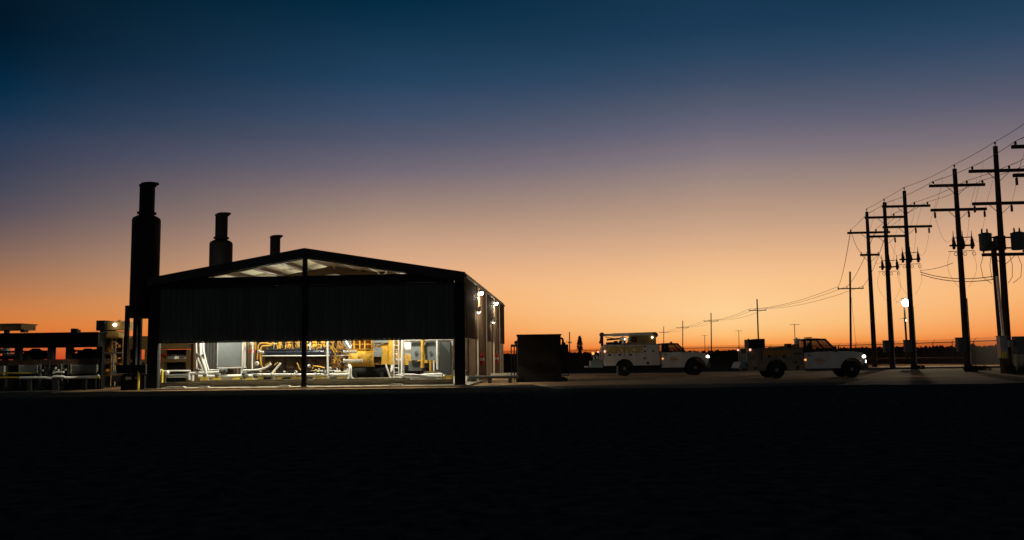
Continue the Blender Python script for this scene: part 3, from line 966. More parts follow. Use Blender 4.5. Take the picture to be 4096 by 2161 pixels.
for px, py, r_ in ((222, 1474, .09), (234, 1482, .07), (214, 1486, .06), (262, 1480, .06), (170, 1484, .07)):
    t.part('valve', MB().ball(at(px, py, 47.45), r_, 8), M['galv'])
for px in (160, 196, 250, 270):
    t.part('dark_pipe', MB().tube([at(px, 1440, 47.55), at(px + 4, 1490, 47.55), at(px + 20, 1502, 47.55)], .05, 8), M['black'])
# white boxes below
for x0, x1, y0, y1, D, mt, lab in ((-20, 17, 1464, 1500, 47.75, 'white', 'white cabinet under the dark cooler at the photo edge'), (74, 147, 1461, 1491, 47.75, 'white', 'white slatted cabinet under the dark cooler'),
                                   (282, 388, 1459, 1488, 47.75, 'grey', 'grey louvred cabinet with a pale frame under the dark cooler')):
    a = at(x0, y1, D); b = at(x1, y0, D)
    t = Thing('louvred_cabinet', lab, 'cabinet', ((a.x + b.x) / 2, D, .004), None, 'cabinets under the dark cooler')
    t.part('case', MB().box(a.x, b.x, D, D + .14, a.z, b.z), M[mt])
    mb = MB()
    for k in range(6):
        z = a.z + (b.z - a.z) * (k + .5) / 6
        mb.box(a.x + .06, b.x - .06, D - .025, D - .002, z - .012, z + .012)
    t.part('louvre', mb, M['grey'] if mt == 'white' else M['dgrey'])
    mb = MB()
    for x in (a.x, b.x - .07): mb.box(x, x + .07, D - .05, D - .003, a.z - .05, b.z + .05)
    mb.box(a.x, b.x, D - .05, D - .003, a.z - .09, a.z - .052)
    t.part('frame', mb, M['skid'])
    t.part('stand', MB().box(a.x + .05, b.x - .05, D + .02, D + .13, .004, a.z - .1), M['black'])
# small white blocks of equipment in the upper gap
for x0, x1, y0, y1, D, lab in ((-10, 27, 1394, 1416, 51.5, 'white box in the gap under the cooler plenum at the photo edge'), (30, 76, 1414, 1432, 51.5, 'pale low box just right of the edge box under the plenum'), (76, 106, 1416, 1432, 51.5, 'pale box beside a dark fan motor under the plenum')):
    a = at(x0, y1, D); b = at(x1, y0, D)
    t = Thing('instrument_box', lab, 'box', ((a.x + b.x) / 2, D, .004), None, 'boxes under the cooler plenum')
    t.part('case', MB().box(a.x, b.x, D, D + .4, a.z, b.z), M['white'])
    t.part('stand', MB().box((a.x + b.x) / 2 - .05, (a.x + b.x) / 2 + .05, D + .1, D + .2, .004, a.z), M['dark'])
# yellow and white rails
t = Thing('guard_rail', 'yellow guard rail running low under the dark cooler', 'rail', (wx(100, 47.6), 47.6, 0))
for py, x0, x1 in ((1493, -40, 186), (1511, -40, 400)):
    a = at(x0, py, 47.6); b = at(x1, py, 47.6)
    t.part('bar', MB().cyl(a, b, .035 if py == 1493 else .05, None, 10), M['safety'])
for px in (-20, 80, 186, 300, 398):
    a = at(px, 1490, 47.6); t.part('post', MB().cyl((a.x, 47.6, .004), (a.x, 47.6, at(px, 1493 if px < 190 else 1511, 47.6).z), .035, None, 10), M['black'])
t = Thing('ground_pipe', 'pale pipe with a bend lying low along the dark cooler', 'pipe', (wx(250, 47.3), 47.3, 0))
t.part('tube', MB().tube([at(x, y, 47.3) for x, y in ((80, 1512), (180, 1511), (205, 1514), (214, 1507), (256, 1508), (262, 1512), (300, 1511), (385, 1508), (396, 1502))], .075, 12), M['white'])
t.part('saddle', MB().tube([at(x, y, 47.3) for x, y in ((212, 1494), (222, 1489), (256, 1488))], .05, 10), M['white'])
mb = MB()
for px in (120, 230, 340): a = at(px, 1512, 47.3); t.part('support', MB().box(a.x - .1, a.x + .1, 47.2, 47.4, .004, a.z - .06), M['dark'])
# tall lattice skid
D = 49.0
t = Thing('equipment_tower', 'tall brown equipment tower with boxy head left of the stack', 'tower', (wx(440, D), D + 1, 0))
t.part('head_box', bw(MB(), 384, 420, 1282, 1323, D - .3, 1.4), M['black'])
mb = bw(MB(), 421, 494, 1285, 1320, D, 1.3); bw(mb, 421, 497, 1303, 1306, D - .05, .04); bw(mb, 470, 478, 1280, 1286, D, .3); bw(mb, 486, 499, 1288, 1318, D - .1, .09)
t.part('head_unit', mb, M['tan'])
mb = bw(MB(), 412, 476, 1325, 1348, D, 1.2); bw(mb, 412, 484, 1349, 1352, D - .06, 1.3)
t.part('hopper', mb, M['tan'])
t.part('column', bw(MB(), 392, 412, 1323, 1545, D - .2, .5), M['black'])
for px in (440, 456, 484, 494):
    mb = bw(MB(), px, px + 7, 1352, 1545, D, .12)
    t.part('post', mb, M['tan'])
mb = MB()
for py in (1408, 1452, 1500): bw(mb, 412, 496, py, py + 5, D - .08, .1)
t.part('cross_beam', mb, M['tan'])
mb = MB(); random.seed(11)
for k in range(26):
    px = random.uniform(414, 474); py = random.uniform(1356, 1480); s_ = random.uniform(6, 18)
    bw(mb, px, px + s_, py, py + s_ * random.uniform(.5, 1.5), D + .2 + random.random() * .8, .3)
t.part('machinery', mb, M['ochre'])
t.part('back_panel', bw(MB(), 412, 497, 1352, 1505, D + 1.3, .05), M['rust'])
mb = MB()
mb.tube([at(x, y, D - .25) for x, y in ((414, 1413), (440, 1414), (452, 1413), (492, 1412))], .05, 10)
mb.tube([at(x, y, D - .25) for x, y in ((452, 1392), (453, 1410), (452, 1500))], .05, 10)
mb.tube([at(x, y, D - .25) for x, y in ((500, 1420), (500, 1500))], .045, 10)
t.part('piping', mb, M['galv'])
mb = MB().ball(at(459, 1300, D - .12), .10)
t.part('work_lamp', mb, M['lampw'])
t.light('POINT', at(459, 1312, D - .9), 9, (1, .88, .6), .12)
t.light('SPOT', at(452, 1330, D - 2.6), 420, (1, .9, .66), .1, (-1, .12, -.5), 44, .4)  # unseen spot added ahead of the work lamp to brighten the cabinets
# low pipework between tower and stack
t = Thing('pipe_header', 'white pipe header with flanges low between the tower and the tall stack', 'piping', (wx(520, 46.2), 46.2, 0))
t.part('pipe', MB().tube([at(x, y, 46.0) for x, y in ((444, 1494), (500, 1492), (586, 1490))], .08, 12), M['white'])
t.part('pipe', MB().tube([at(x, y, 46.0) for x, y in ((505, 1513), (550, 1512))], .11, 12), M['silver'])
mb = MB()
for px in (462, 488, 532, 560, 578): a = at(px, 1491, 46.0); mb.cyl((a.x - .05, 46, a.z), (a.x + .05, 46, a.z), .14, None, 14)
t.part('flange', mb, M['white'])
for px in (498, 556):
    t.part('support', bw(MB(), px, px + 5, 1500, 1526, 46.0, .1), M['white'])
t.part('tank', bw(MB(), 560, 586, 1500, 1527, 46.2, .6), M['grey'])
t.part('tank', bw(MB(), 448, 496, 1503, 1527, 46.4, .6), M['dgrey'])
# tan cooler behind, seen beside and through the shed
D = 58.0
t, a, b = cooler('air_cooler', 'tan steel air cooler frame behind the tall stack, seen through the shed corner', 470, 762, 1347, 1398, D, 3, M['tan'], 2)
for px in (492, 575, 640, 742):
    mb = bw(MB(), px, px + 20, 1398, 1560, D + .05, .4)
    t.part('leg', mb, M['tan'])
mb = bw(MB(), 480, 762, 1436, 1452, D, .3)
t.part('beam', mb, M['tan'])
mb = bw(MB(), 500, 740, 1453, 1490, D + .5, 1.5)
t.part('machinery', mb, M['black'])
t.part('back_panel', bw(MB(), 480, 556, 1398, 1440, D + 2.4, .05), M['rust'])
t.part('back_panel', bw(MB(), 578, 760, 1398, 1440, D + 2.4, .05), M['rust'])
c = at(692, 1425, D + 1)
t.part('fan', MB().lathe((c.x, D + 1.4, c.z - .2), [(1.0, 0), (.95, .2), (.4, .32)], 20), M['silver'])
t.part('red_pipe', MB().tube([at(x, y, D - .1) for x, y in ((640, 1452), (642, 1426), (650, 1421), (664, 1420))], .1, 10), M['red'])
t.part('post', bw(MB(), 760, 786, 1350, 1560, D - .2, .4), M['rust'])

# ------------------------------------------------------------------ dark box on the yard and low things by the shed
D = 50.5
t = Thing('generator_enclosure', 'large dark box-shaped generator enclosure standing on the yard right of the shed', 'generator', (wx(2158, D), D + 1.5, 0))
a = at(2072, 1522, D); b = at(2243, 1341, D)
mb = MB().box(a.x, b.x, D, D + 2.6, .22, b.z)
mb.box(a.x - .05, b.x + .05, D - .05, D + 2.65, b.z, b.z + .07)
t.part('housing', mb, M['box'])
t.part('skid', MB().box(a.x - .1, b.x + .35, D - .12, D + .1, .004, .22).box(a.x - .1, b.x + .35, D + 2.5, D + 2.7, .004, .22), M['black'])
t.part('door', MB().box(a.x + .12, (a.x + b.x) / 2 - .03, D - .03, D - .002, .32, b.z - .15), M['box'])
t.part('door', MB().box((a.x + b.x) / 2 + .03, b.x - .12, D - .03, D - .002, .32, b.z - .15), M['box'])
mb = MB()
for k in range(9):
    z = .5 + k * .07; mb.box(a.x + .3, b.x - .3, D - .05, D - .032, z, z + .03)
t.part('vent', mb, M['black'])
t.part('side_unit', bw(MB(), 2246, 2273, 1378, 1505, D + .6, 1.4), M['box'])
mb = MB().tube([at(x, y, D + 1) for x, y in ((2250, 1380), (2252, 1362), (2248, 1354), (2242, 1354))], .07, 10)
mb.tube([at(x, y, D + 1) for x, y in ((2258, 1380), (2259, 1370))], .06, 10)
t.part('exhaust_pipe', mb, M['black'])
t.part('trailer_step', bw(MB(), 2246, 2274, 1496, 1502, D - .2, .5), M['galv'])
D = 54.0
t = Thing('pipe_rack', 'small dark pipe rack on legs just left of the generator enclosure', 'rack', (wx(2055, D), D, 0))
t.part('head', bw(MB(), 2043, 2070, 1378, 1388, D, .5), M['box'])
for px in (2044, 2056, 2066): t.part('leg', bw(MB(), px, px + 3, 1388, 1520, D + .1, .06), M['box'])
mb = MB().tube([at(x, y, D) for x, y in ((2062, 1376), (2063, 1370), (2068, 1366), (2070, 1362))], .05, 8); mb.ball(at(2064, 1371, D), .12)
t.part('valve', mb, M['box'])
t = Thing('low_pipe', 'dark low pipe run on blocks beside the side wall of the shed', 'pipe', (wx(1960, 50.0), 50, 0))
t.part('tube', MB().cyl(at(1872, 1510, 48.6), at(2072, 1508, 50.2), .09, None, 12), M['dgrey'])
mb = MB()
for px in (1890, 1960, 2040): a = at(px, 1512, 49.5); t.part('support', MB().box(a.x - .1, a.x + .1, 49.2, 49.6, .006, .28), M['dark'])
a = at(1962, 1500, 60); b = at(2068, 1482, 60)
t = Thing('lit_ground_block', 'block made as a pale lamp-lit ground barrier beyond the pipe run right of the shed', 'patch', ((a.x + b.x) / 2, 60, 0))
t.part('block', MB().box(a.x, b.x, 60, 60.5, .008, .34), M['slab'])  # added pale block stands in for the lamp-lit ground here

# ------------------------------------------------------------------ service trucks
def text_mesh(s_, size, depth):
    cu_ = bpy.data.curves.new('lettering', 'FONT')
    cu_.body = s_; cu_.size = size; cu_.extrude = depth; cu_.align_x = 'LEFT'; cu_.offset = .03
    o = bpy.data.objects.new('lettering', cu_); COL.objects.link(o)
    dg = bpy.context.evaluated_depsgraph_get()
    me = bpy.data.meshes.new_from_object(o.evaluated_get(dg))
    vs = [v.co.copy() for v in me.vertices]; fs = [tuple(p.vertices) for p in me.polygons]
    bpy.data.objects.remove(o); bpy.data.meshes.remove(me); bpy.data.curves.remove(cu_)
    return vs, fs


def arch(cx, cz, r_, n=10):
    return [(cx + r_ * math.cos(math.pi * (1 - i / n)), cz + r_ * math.sin(math.pi * (1 - i / n))) for i in range(n + 1)]


def wheel(t, x, y, r_, out):
    mb = MB().lathe((x, y, r_), [(r_ * .58, -.14), (r_ * .93, -.14), (r_, -.10), (r_, .10), (r_ * .93, .14), (r_ * .58, .14)], 30, (0, 1, 0))
    k = t.part('wheel', mb, M['rubber'])
    mb = MB().lathe((x, y, r_), [(r_ * .60, -.10 * out - .02), (r_ * .56, .12 * out), (r_ * .34, .06 * out), (r_ * .22, .10 * out), (r_ * .20, .17 * out), (.02, .17 * out)], 24, (0, 1, 0))
    t.part('rim', mb, M['rim'], k)
    return k


def truck(frame, label, wb, hw, body, cab_x, noseX, r_, z, rear, kind):
    """x forward, y away from the viewer, origin under the rear axle"""
    t = Thing('service_truck', label, 'truck', (wb / 2, 0, 0), frame, 'white service trucks on the yard')
    bx0, bx1, bz0, bz1 = body
    # chassis
    mb = MB().box(bx0, noseX - .3, -.45, -.33, .55, .78).box(bx0, noseX - .3, .33, .45, .55, .78)
    mb.box(-.2, .2, -.9, .9, r_ - .1, r_ + .1).box(wb - .12, wb + .12, -.9, .9, r_ - .1, r_ + .1)
    mb.box(bx1 - .9, bx1 - .1, -.8, .8, .5, .85)
    t.part('chassis', mb, M['trim'])
    # service body sides with wheel arch
    for y0, y1 in ((-hw, -hw + .42), (hw - .42, hw)):
        a0 = arch(0, r_ + .02, r_ + .14)
        a0 = [p for p in a0 if p[1] >= bz0]
        if a0[0][0] > -(r_ + .1): pass
        poly = [(bx0, bz0)] + [(a0[0][0], bz0)] + a0 + [(a0[-1][0], bz0), (bx1, bz0), (bx1, bz1), (bx0, bz1)]
        t.part('service_body', MB().prism(poly, y0, y1), M['truck'] if kind == 1 else M['dusty'])
    t.part('bed', MB().box(bx0 + .02, bx1 - .02, -hw + .42, hw - .42, bz0 + .32, bz0 + .42).box(bx1 - .08, bx1 - .02, -hw + .42, hw - .42, bz0 + .42, bz1 - .02).box(bx0 + .02, bx0 + .08, -hw + .42, hw - .42, bz0 + .42, bz1 - .3), M['dgrey'])
    # compartment doors on the near side
    nd = 4
    dz = bz0 + (bz1 - bz0) * .42
    spans = [(bx0 + .04, bx0 + .75), (bx0 + .80, -.0), (.04, .84), (.90, bx1 - .06)]
    for k, (d0, d1) in enumerate(spans):
        lo = bz0 + .04 if (k == 3 or k == 0 and d1 < -(r_ + .16)) else max(dz, r_ * 2 + .20)
        mbd = MB().box(d0, d1, -hw - .018, -hw - .001, lo, bz1 - .06)
        dr = t.part('locker_door', mbd, M['truck'] if kind == 1 else M['dusty'])
        t.part('latch', MB().box((d0 + d1) / 2 - .09, (d0 + d1) / 2 + .09, -hw - .032, -hw - .019, lo + .06, lo + .2), M['trim'], dr)
        if k == 3:
            for zz, xx in ((.45, .35), (.95, .38), (.95, .75), (1.3, .38)):
                if zz < bz1 - bz0 - .1: t.part('latch', MB().box(d0 + (d1 - d0) * xx - .08, d0 + (d1 - d0) * xx + .08, -hw - .032, -hw - .019, bz0 + zz, bz0 + zz + .10), M['trim'], dr)
    mb = MB()
    for d0, d1 in spans: mb.box(d1 + .012, d1 + .04, -hw - .012, -hw - .001, max(dz, r_ * 2 + .2), bz1 - .05)
    t.part('door_seam', mb, M['trim'])
    t.part('rub_rail', MB().box(bx0 + .02, bx1 - .02, -hw - .03, -hw - .001, bz1 - .05, bz1 - .015), M['dgrey'])
    # lettering
    vs, fs = text_mesh('SERVICE', .62 if kind == 1 else .44, .003)
    sx_ = 2.66 if kind == 1 else 1.66
    mx = max(v.x for v in vs); mn = min(v.x for v in vs)
    mb = MB(); x_ = bx0 + (.10 if kind == 1 else .9); zt = bz1 - (.60 if kind == 1 else .50)
    mb.add([(x_ + (v.x - mn) * sx_ / (mx - mn), -hw - .024 - v.z, zt + v.y) for v in vs], fs)
    t.part('lettering', mb, M['text'] if kind == 1 else M['decal'])
    # cab: lower shell
    zb, zh, zt_ = z['belt'], z['hood'], z['roof']
    ca = [p for p in arch(wb, r_ + .02, r_ + .20) if p[1] >= .55]
    c0 = cab_x
    wsx = c0 + z['wsb']                        # windshield foot
    low = [(c0, .56), (ca[0][0], .56)] + ca + [(ca[-1][0], .60), (noseX - .08, .66), (noseX, .95), (noseX - .01, zh - .28), (noseX - .10, zh - .07), (noseX - .45, zh + .02), (wsx + .6, zh + .07), (wsx + .05, zb + .07), (c0, zb)]
    lo_ = MB()
    n = len(low)
    hwc = .98
    t.part('cab_shell', lo_.prism(low, -hwc, hwc), M['truck'])
    # greenhouse
    top0, top1 = c0 + .03, c0 + z['roofl']
    hi = .80
    def P3(x, zz, s_):
        tt = (zz - zb) / (zt_ - zb)
        return Vector((x, s_ * (hwc - .03 - (hwc - .03 - hi) * tt), zz))
    for s_ in (-1, 1):
        mb = MB()
        mb.bar(P3(c0 + .06, zb, s_), P3(top0 + .06, zt_ - .05, s_), .10, .14, (1, 0, 0))
        xb = c0 + z['bp']
        mb.bar(P3(xb, zb, s_), P3(xb, zt_ - .05, s_), .07, .10, (1, 0, 0))
        mb.bar(P3(wsx - .04, zb + .04, s_), P3(top1 - .02, zt_ - .06, s_), .08, .09, (1, 0, 0))
        mb.bar(P3(top0, zt_ - .06, s_), P3(top1, zt_ - .06, s_), .08, .10)
        t.part('window_pillar', mb, M['trim'])
    rf = MB()
    prof = [(top0, zt_ - .05), (top1 + .02, zt_ - .07), (top1 - .16, zt_ - .01), (c0 + .7, zt_ + .02), (top0 + .1, zt_)]
    rf.prism(prof, -hi - .02, hi + .02)
    t.part('roof', rf, M['truck'])
    gl = MB()
    for s_ in (-1, 1):
        for xa, xb_, ta, tb in ((c0 + z['bp'] + .04, wsx - .08, c0 + z['bp'] + .04, top1 - .06), (c0 + .13, c0 + z['bp'] - .05, c0 + .13, c0 + z['bp'] - .05)):
            q = [P3(xa, zb, s_), P3(xb_, zb + .03, s_), P3(tb, zt_ - .10, s_), P3(ta, zt_ - .10, s_)]
            t.part('side_window', MB().add(q, [(0, 1, 2, 3)]), M['glass'])
    gl = MB().add([P3(wsx, zb + .06, -1), P3(wsx, zb + .06, 1), P3(top1, zt_ - .08, 1), P3(top1, zt_ - .08, -1)], [(0, 1, 2, 3)])
    t.part('windshield', gl, M['glass'])
    t.part('rear_window', MB().add([P3(c0 + .04, zb + .1, -.9), P3(c0 + .04, zb + .1, .9), P3(c0 + .05, zt_ - .15, .9), P3(c0 + .05, zt_ - .15, -.9)], [(0, 1, 2, 3)]), M['glass'])
    for s_ in (-.42, .42):
        t.part('seat', MB().box(c0 + .55, c0 + 1.05, s_ - .26, s_ + .26, zb - .25, zb - .05).box(c0 + .42, c0 + .6, s_ - .26, s_ + .26, zb - .1, zb + .38).box(c0 + .44, c0 + .56, s_ - .14, s_ + .14, zb + .4, zb + .58), M['seat'])
    t.part('steering_wheel', MB().torus((wsx - .55, .42, zb + .08), .19, .022, (1, 0, .5)), M['trim'])
    # doors and fittings
    dr = t.part('door', MB().box(c0 + z['bp'] - .32, wsx - .12, -hwc - .014, -hwc - .001, .62, zb - .02), M['truck'])
    t.part('handle', MB().box(c0 + z['bp'] - .26, c0 + z['bp'] - .06, -hwc - .035, -hwc - .016, zb - .18, zb - .13), M['trim'], dr)
    mb = MB()
    for k, (x_, w_, zz) in enumerate(((.16, .50, .42), (.16, .62, .54), (.24, .36, .66))):
        mb.box(c0 + z['bp'] + x_, c0 + z['bp'] + x_ + w_, -hwc - .02, -hwc - .0145, zb - zz, zb - zz + (.07 if k < 2 else .035))
    t.part('decal', mb, M['decal'], dr)
    t.part('side_mirror', MB().box(wsx - .34, wsx - .20, -hwc - .34, -hwc - .14, zb + .02, zb + .36).bar((wsx - .24, -hwc + .0, zb + .1), (wsx - .26, -hwc - .15, zb + .1), .05), M['trim'])
    t.part('fender_flare', MB().tube([(x_, -hwc - .005, zz) for x_, zz in ca], .035, 8), M['trim'] if kind == 1 else M['truck'])
    for s_ in (-1, 1):
        t.part('headlight', MB().ball((noseX - .09, s_ * .86, zh - .27), .155, 12, .85), M['head'])
    if kind == 2:
        t.part('fog_light', MB().ball((noseX + .02, -.85, .95), .085).ball((noseX + .10, -.86, .80), .05), M['head'])
    t.part('grille', MB().box(noseX - .02, noseX + .03, -.56, .56, zh - .46, zh - .12), M['trim'])
    t.part('front_bumper', MB().prism([(noseX - .25, .48), (noseX + .10, .50), (noseX + .14, .62), (noseX + .12, .84), (noseX - .1, .86)], -1.0, 1.0), M['dgrey'])
    t.part('running_board', MB().box(c0 + .1, ca[0][0] - .1, -1.05, -.86, .42, .48), M['trim'])
    t.part('marker_light', MB().box(c0 - .02, c0 + .10, -hwc - .03, -hwc - .002, zb - .46, zb - .38), M['amber'])
    # wheels
    wheel(t, 0, -hw + .18, r_, -1); wheel(t, 0, hw - .18, r_, 1)
    wheel(t, wb, -.83, r_, -1); wheel(t, wb, .83, r_, 1)
    # rear
    for y_ in (-hw + .02, hw - .18): t.part('tail_post', MB().box(bx0 - .06, bx0 - .004, y_, y_ + .16, bz0 + .5, bz1 - .2), M['grey'])
    if kind == 1:
        t.part('tail_light', MB().ball((bx0 + .06, -hw - .02, bz0 + 1.02), .075, 8).ball((bx0 - .3, .3, bz0 + 1.0), .06, 8), M['tail'])
        t.part('tail_light', MB().ball((rear + .55, -.5, bz0 + .90), .10, 8), M['amber'])
        mb = MB().box(rear, bx0 - .07, -.95, .95, .62, .72).box(rear + .35, bx0 - .1, -.8, .8, .72, 1.08).box(rear + .5, bx0 - .08, -.9, -.55, 1.08, 1.2)
        t.part('work_bumper', mb, M['grey'])
        mb = MB().cyl((rear + .6, -.7, 1.2), (rear + .6, -.7, 1.42), .07).bar((rear + .42, -.7, 1.46), (rear + .9, -.7, 1.46), .16, .14).cyl((rear + .5, -.7, 1.4), (rear + .5, -.3, 1.4), .03)
        mb.cyl((bx0 - .25, -.75, 1.2), (bx0 - .25, -.75, 1.75), .05).ball((rear + .9, -.4, 1.3), .12)
        t.part('vise', mb, M['galv'])
        t.part('outrigger', MB().box(bx0 + .88, bx0 + .98, -hw + .02, -hw + .12, .06, bz0).box(bx0 + .83, bx0 + 1.03, -hw - .02, -hw + .16, .006, .06), M['galv'])
        # crane along the roof of the body
        zc = bz1
        t.part('crane_base', MB().box(bx0 + .95, bx0 + 1.0, 0, 0, 0, 0) if False else MB().cyl((bx0 + 1.55, .45, zc - .6), (bx0 + 1.55, .45, zc + .34), .17, .14).box(bx0 + 1.32, bx0 + 1.75, .25, .65, zc + .22, zc + .52), M['truck'])
        mb = MB().bar((bx0 + .05, .45, zc + .70), (bx1 - .1, .45, zc + .76), .20, .17).bar((bx0 + .8, .45, zc + .70), (bx1 + .02, .45, zc + .76), .26, .23)
        t.part('boom', mb, M['truck'])
        mb = MB().lathe((bx0 + .02, .45, zc + .73), [(.05, -.16), (.17, -.15), (.17, .15), (.05, .16)], 18, (0, 1, 0)).bar((bx0 - .06, .45, zc + .7), (bx0 - .12, .45, zc + .2), .07).ball((bx0 - .1, .45, zc + .18), .11)
        t.part('boom_tip', MB().lathe((bx1 - .04, .45, zc + .66), [(.05, -.2), (.2, -.19), (.2, .19), (.05, .2)], 18, (0, 1, 0)), M['dgrey'])
        t.part('sheave', mb, M['dgrey'])
        mb = MB().cyl((bx0 + .35, .3, zc + .36), (bx0 + 1.3, .3, zc + .42), .07).cyl((bx0 + .3, .3, zc + .08), (bx0 + .9, .3, zc + .1), .09).bar((bx0 + .02, .35, zc - .1), (bx0 + .02, .35, zc + .62), .18, .2)
        mb.tube([(bx0 + .25, .3, zc + .56), (bx0 + .9, .3, zc + .44), (bx0 + 1.35, .3, zc + .46), (bx0 + 1.6, .3, zc + .6)], .025, 8)
        t.part('hydraulics', mb, M['trim'])
        mb = MB().box(bx0 + 1.95, bx1 - .15, -.75, .2, zc + .004, zc + .62).box(bx0 + 2.45, bx0 + 2.55, -.79, -.752, zc + .1, zc + .6)
        t.part('tool_chest', mb, M['tan'])
        mb = MB().box(bx0 + 1.8, bx0 + 1.92, -.6, -.3, zc + .1, zc + .45)
        t.part('compressor', mb, M['white'])
        random.seed(9)
        for k in range(9):
            x_ = bx0 + random.uniform(.5, 1.9); w_ = random.uniform(.08, .3)
            t.part('stowed_tool', MB().box(x_, x_ + w_, -.9 + random.random() * .4, -.4, zc + .004, zc + random.uniform(.06, .26)), M[random.choice(('trim', 'tan', 'dgrey', 'grey'))])
        t.part('hose_coil', MB().torus((bx0 + 2.2, -.80, zc + .32), .17, .035, (0, 1, 0), 20, 6).torus((bx0 + 2.2, -.83, zc + .32), .13, .03, (0, 1, 0), 20, 6), M['trim'])
        t.part('beacon', MB().cyl((c0 + .85, 0, zt_ + .02), (c0 + .85, 0, zt_ + .12), .08, .06), M['trim'])
        t.part('work_light', MB().ball((bx1 - .42, -.8, zc + .47), .06, 8).ball((bx0 + 1.62, -.2, zc + .36), .05, 8), M['lampw'])
    else:
        t.part('tail_light', MB().ball((bx0 + .12, -hw - .02, bz1 - .10), .07, 8).ball((bx0 - .08, hw - .1, bz1 - .10), .06, 8), M['tail'])
        t.part('work_bumper', MB().prism([(rear, .62), (rear + .16, .98), (rear + .42, .98), (bx0 - .07, .70), (bx0 - .07, .60)], -.95, .95), M['grey'])
        t.part('welder', MB().box(bx0 + .15, bx0 + .62, -.7, .3, bz1 + .004, bz1 + .52).box(bx0 + .63, bx0 + 1.12, -.75, .4, bz1 + .004, bz1 + .55).box(bx0 + .2, bx0 + .28, -.4, -.3, bz1 + .52, bz1 + .57), M['box'])
        mb = MB().cyl((bx1 - .14, -.35, bz1 - .1), (bx1 - .14, -.35, bz1 + .48), .15).cyl((bx1 - .14, -.35, bz1 + .48), (bx1 - .14, -.35, bz1 + .6), .05)
        mb.bar((bx1 - .36, -.35, bz1 + .47), (bx1 + .05, -.35, bz1 + .52), .04)
        t.part('gas_cylinder', mb, M['white'])
        mb = MB()
        for k in range(5): mb.cyl((bx1 - .85 + k * .12, -.6, bz1 - .02), (bx1 - .85 + k * .12, -.6, bz1 + .04 + .03 * k), .04)
        t.part('tool_rack', mb, M['dgrey'])
        random.seed(12)
        for k in range(10):
            x_ = bx0 + random.uniform(1.25, 2.9); w_ = random.uniform(.08, .34)
            t.part('stowed_tool', MB().box(x_, x_ + w_, -.95 + random.random() * .4, -.35, bz1 + .004, bz1 + random.uniform(.03, .12) + (.12 if x_ > bx0 + 2.3 else 0)), M[random.choice(('trim', 'box', 'dgrey', 'tan'))])
        t.part('light_bar', MB().box(c0 + .5, c0 + .66, -.5, .5, zt_ + .03, zt_ + .09), M['trim'])
    return t


D1 = 62.0
TR1 = Matrix.Translation((gx(2492, D1), D1, 0)) @ Matrix.Rotation(-.012, 4, 'Z')
t1 = truck(TR1, 'white service truck carrying a crane and tool chest, farther and nearer the shed', 5.05, 1.12, (-1.44, 2.50, .74, 2.26), 2.70, 6.02, .53,
           dict(belt=1.62, hood=1.57, roof=2.30, wsb=1.72, roofl=1.18, bp=.42), -2.72, 1)
D2 = 52.0
TR2 = Matrix.Translation((gx(3088, D2), D2, 0)) @ Matrix.Rotation(-.02, 4, 'Z')
t2 = truck(TR2, 'white service truck with a welder on its bed, nearest the power poles', 4.48, 1.12, (-1.66, 1.62, .46, 1.82), 1.70, 5.30, .49,
           dict(belt=1.50, hood=1.50, roof=2.34, wsb=2.02, roofl=1.35, bp=.45), -2.22, 2)
for tt, nx, zz in ((t1, 6.02, 1.3), (t2, 5.3, 1.26)):
    for s_ in (-.7, .7):
        tt.light('SPOT', (nx + .15, s_, zz), 60, (1, .85, .65), .08, (1, 0, -.10), 60, .6)

# ------------------------------------------------------------------ power poles
PR = Matrix.Rotation(-BA, 4, 'Z')
PX = PR.to_3x3() @ Vector((1, 0, 0)); PY = PR.to_3x3() @ Vector((0, 1, 0))
UP = Vector((0, 0, 1))
phase = (-1.68, .70, 1.80)
poles = {}


def insul(mb, p, h=.22, r_=.075, down=False):
    s_ = -1 if down else 1
    mb.lathe(p, [(.02, 0), (.02, .05 * s_), (r_, .07 * s_), (r_ * .6, .11 * s_), (r_ * .9, .14 * s_), (r_ * .5, h * s_)][::s_], 10)


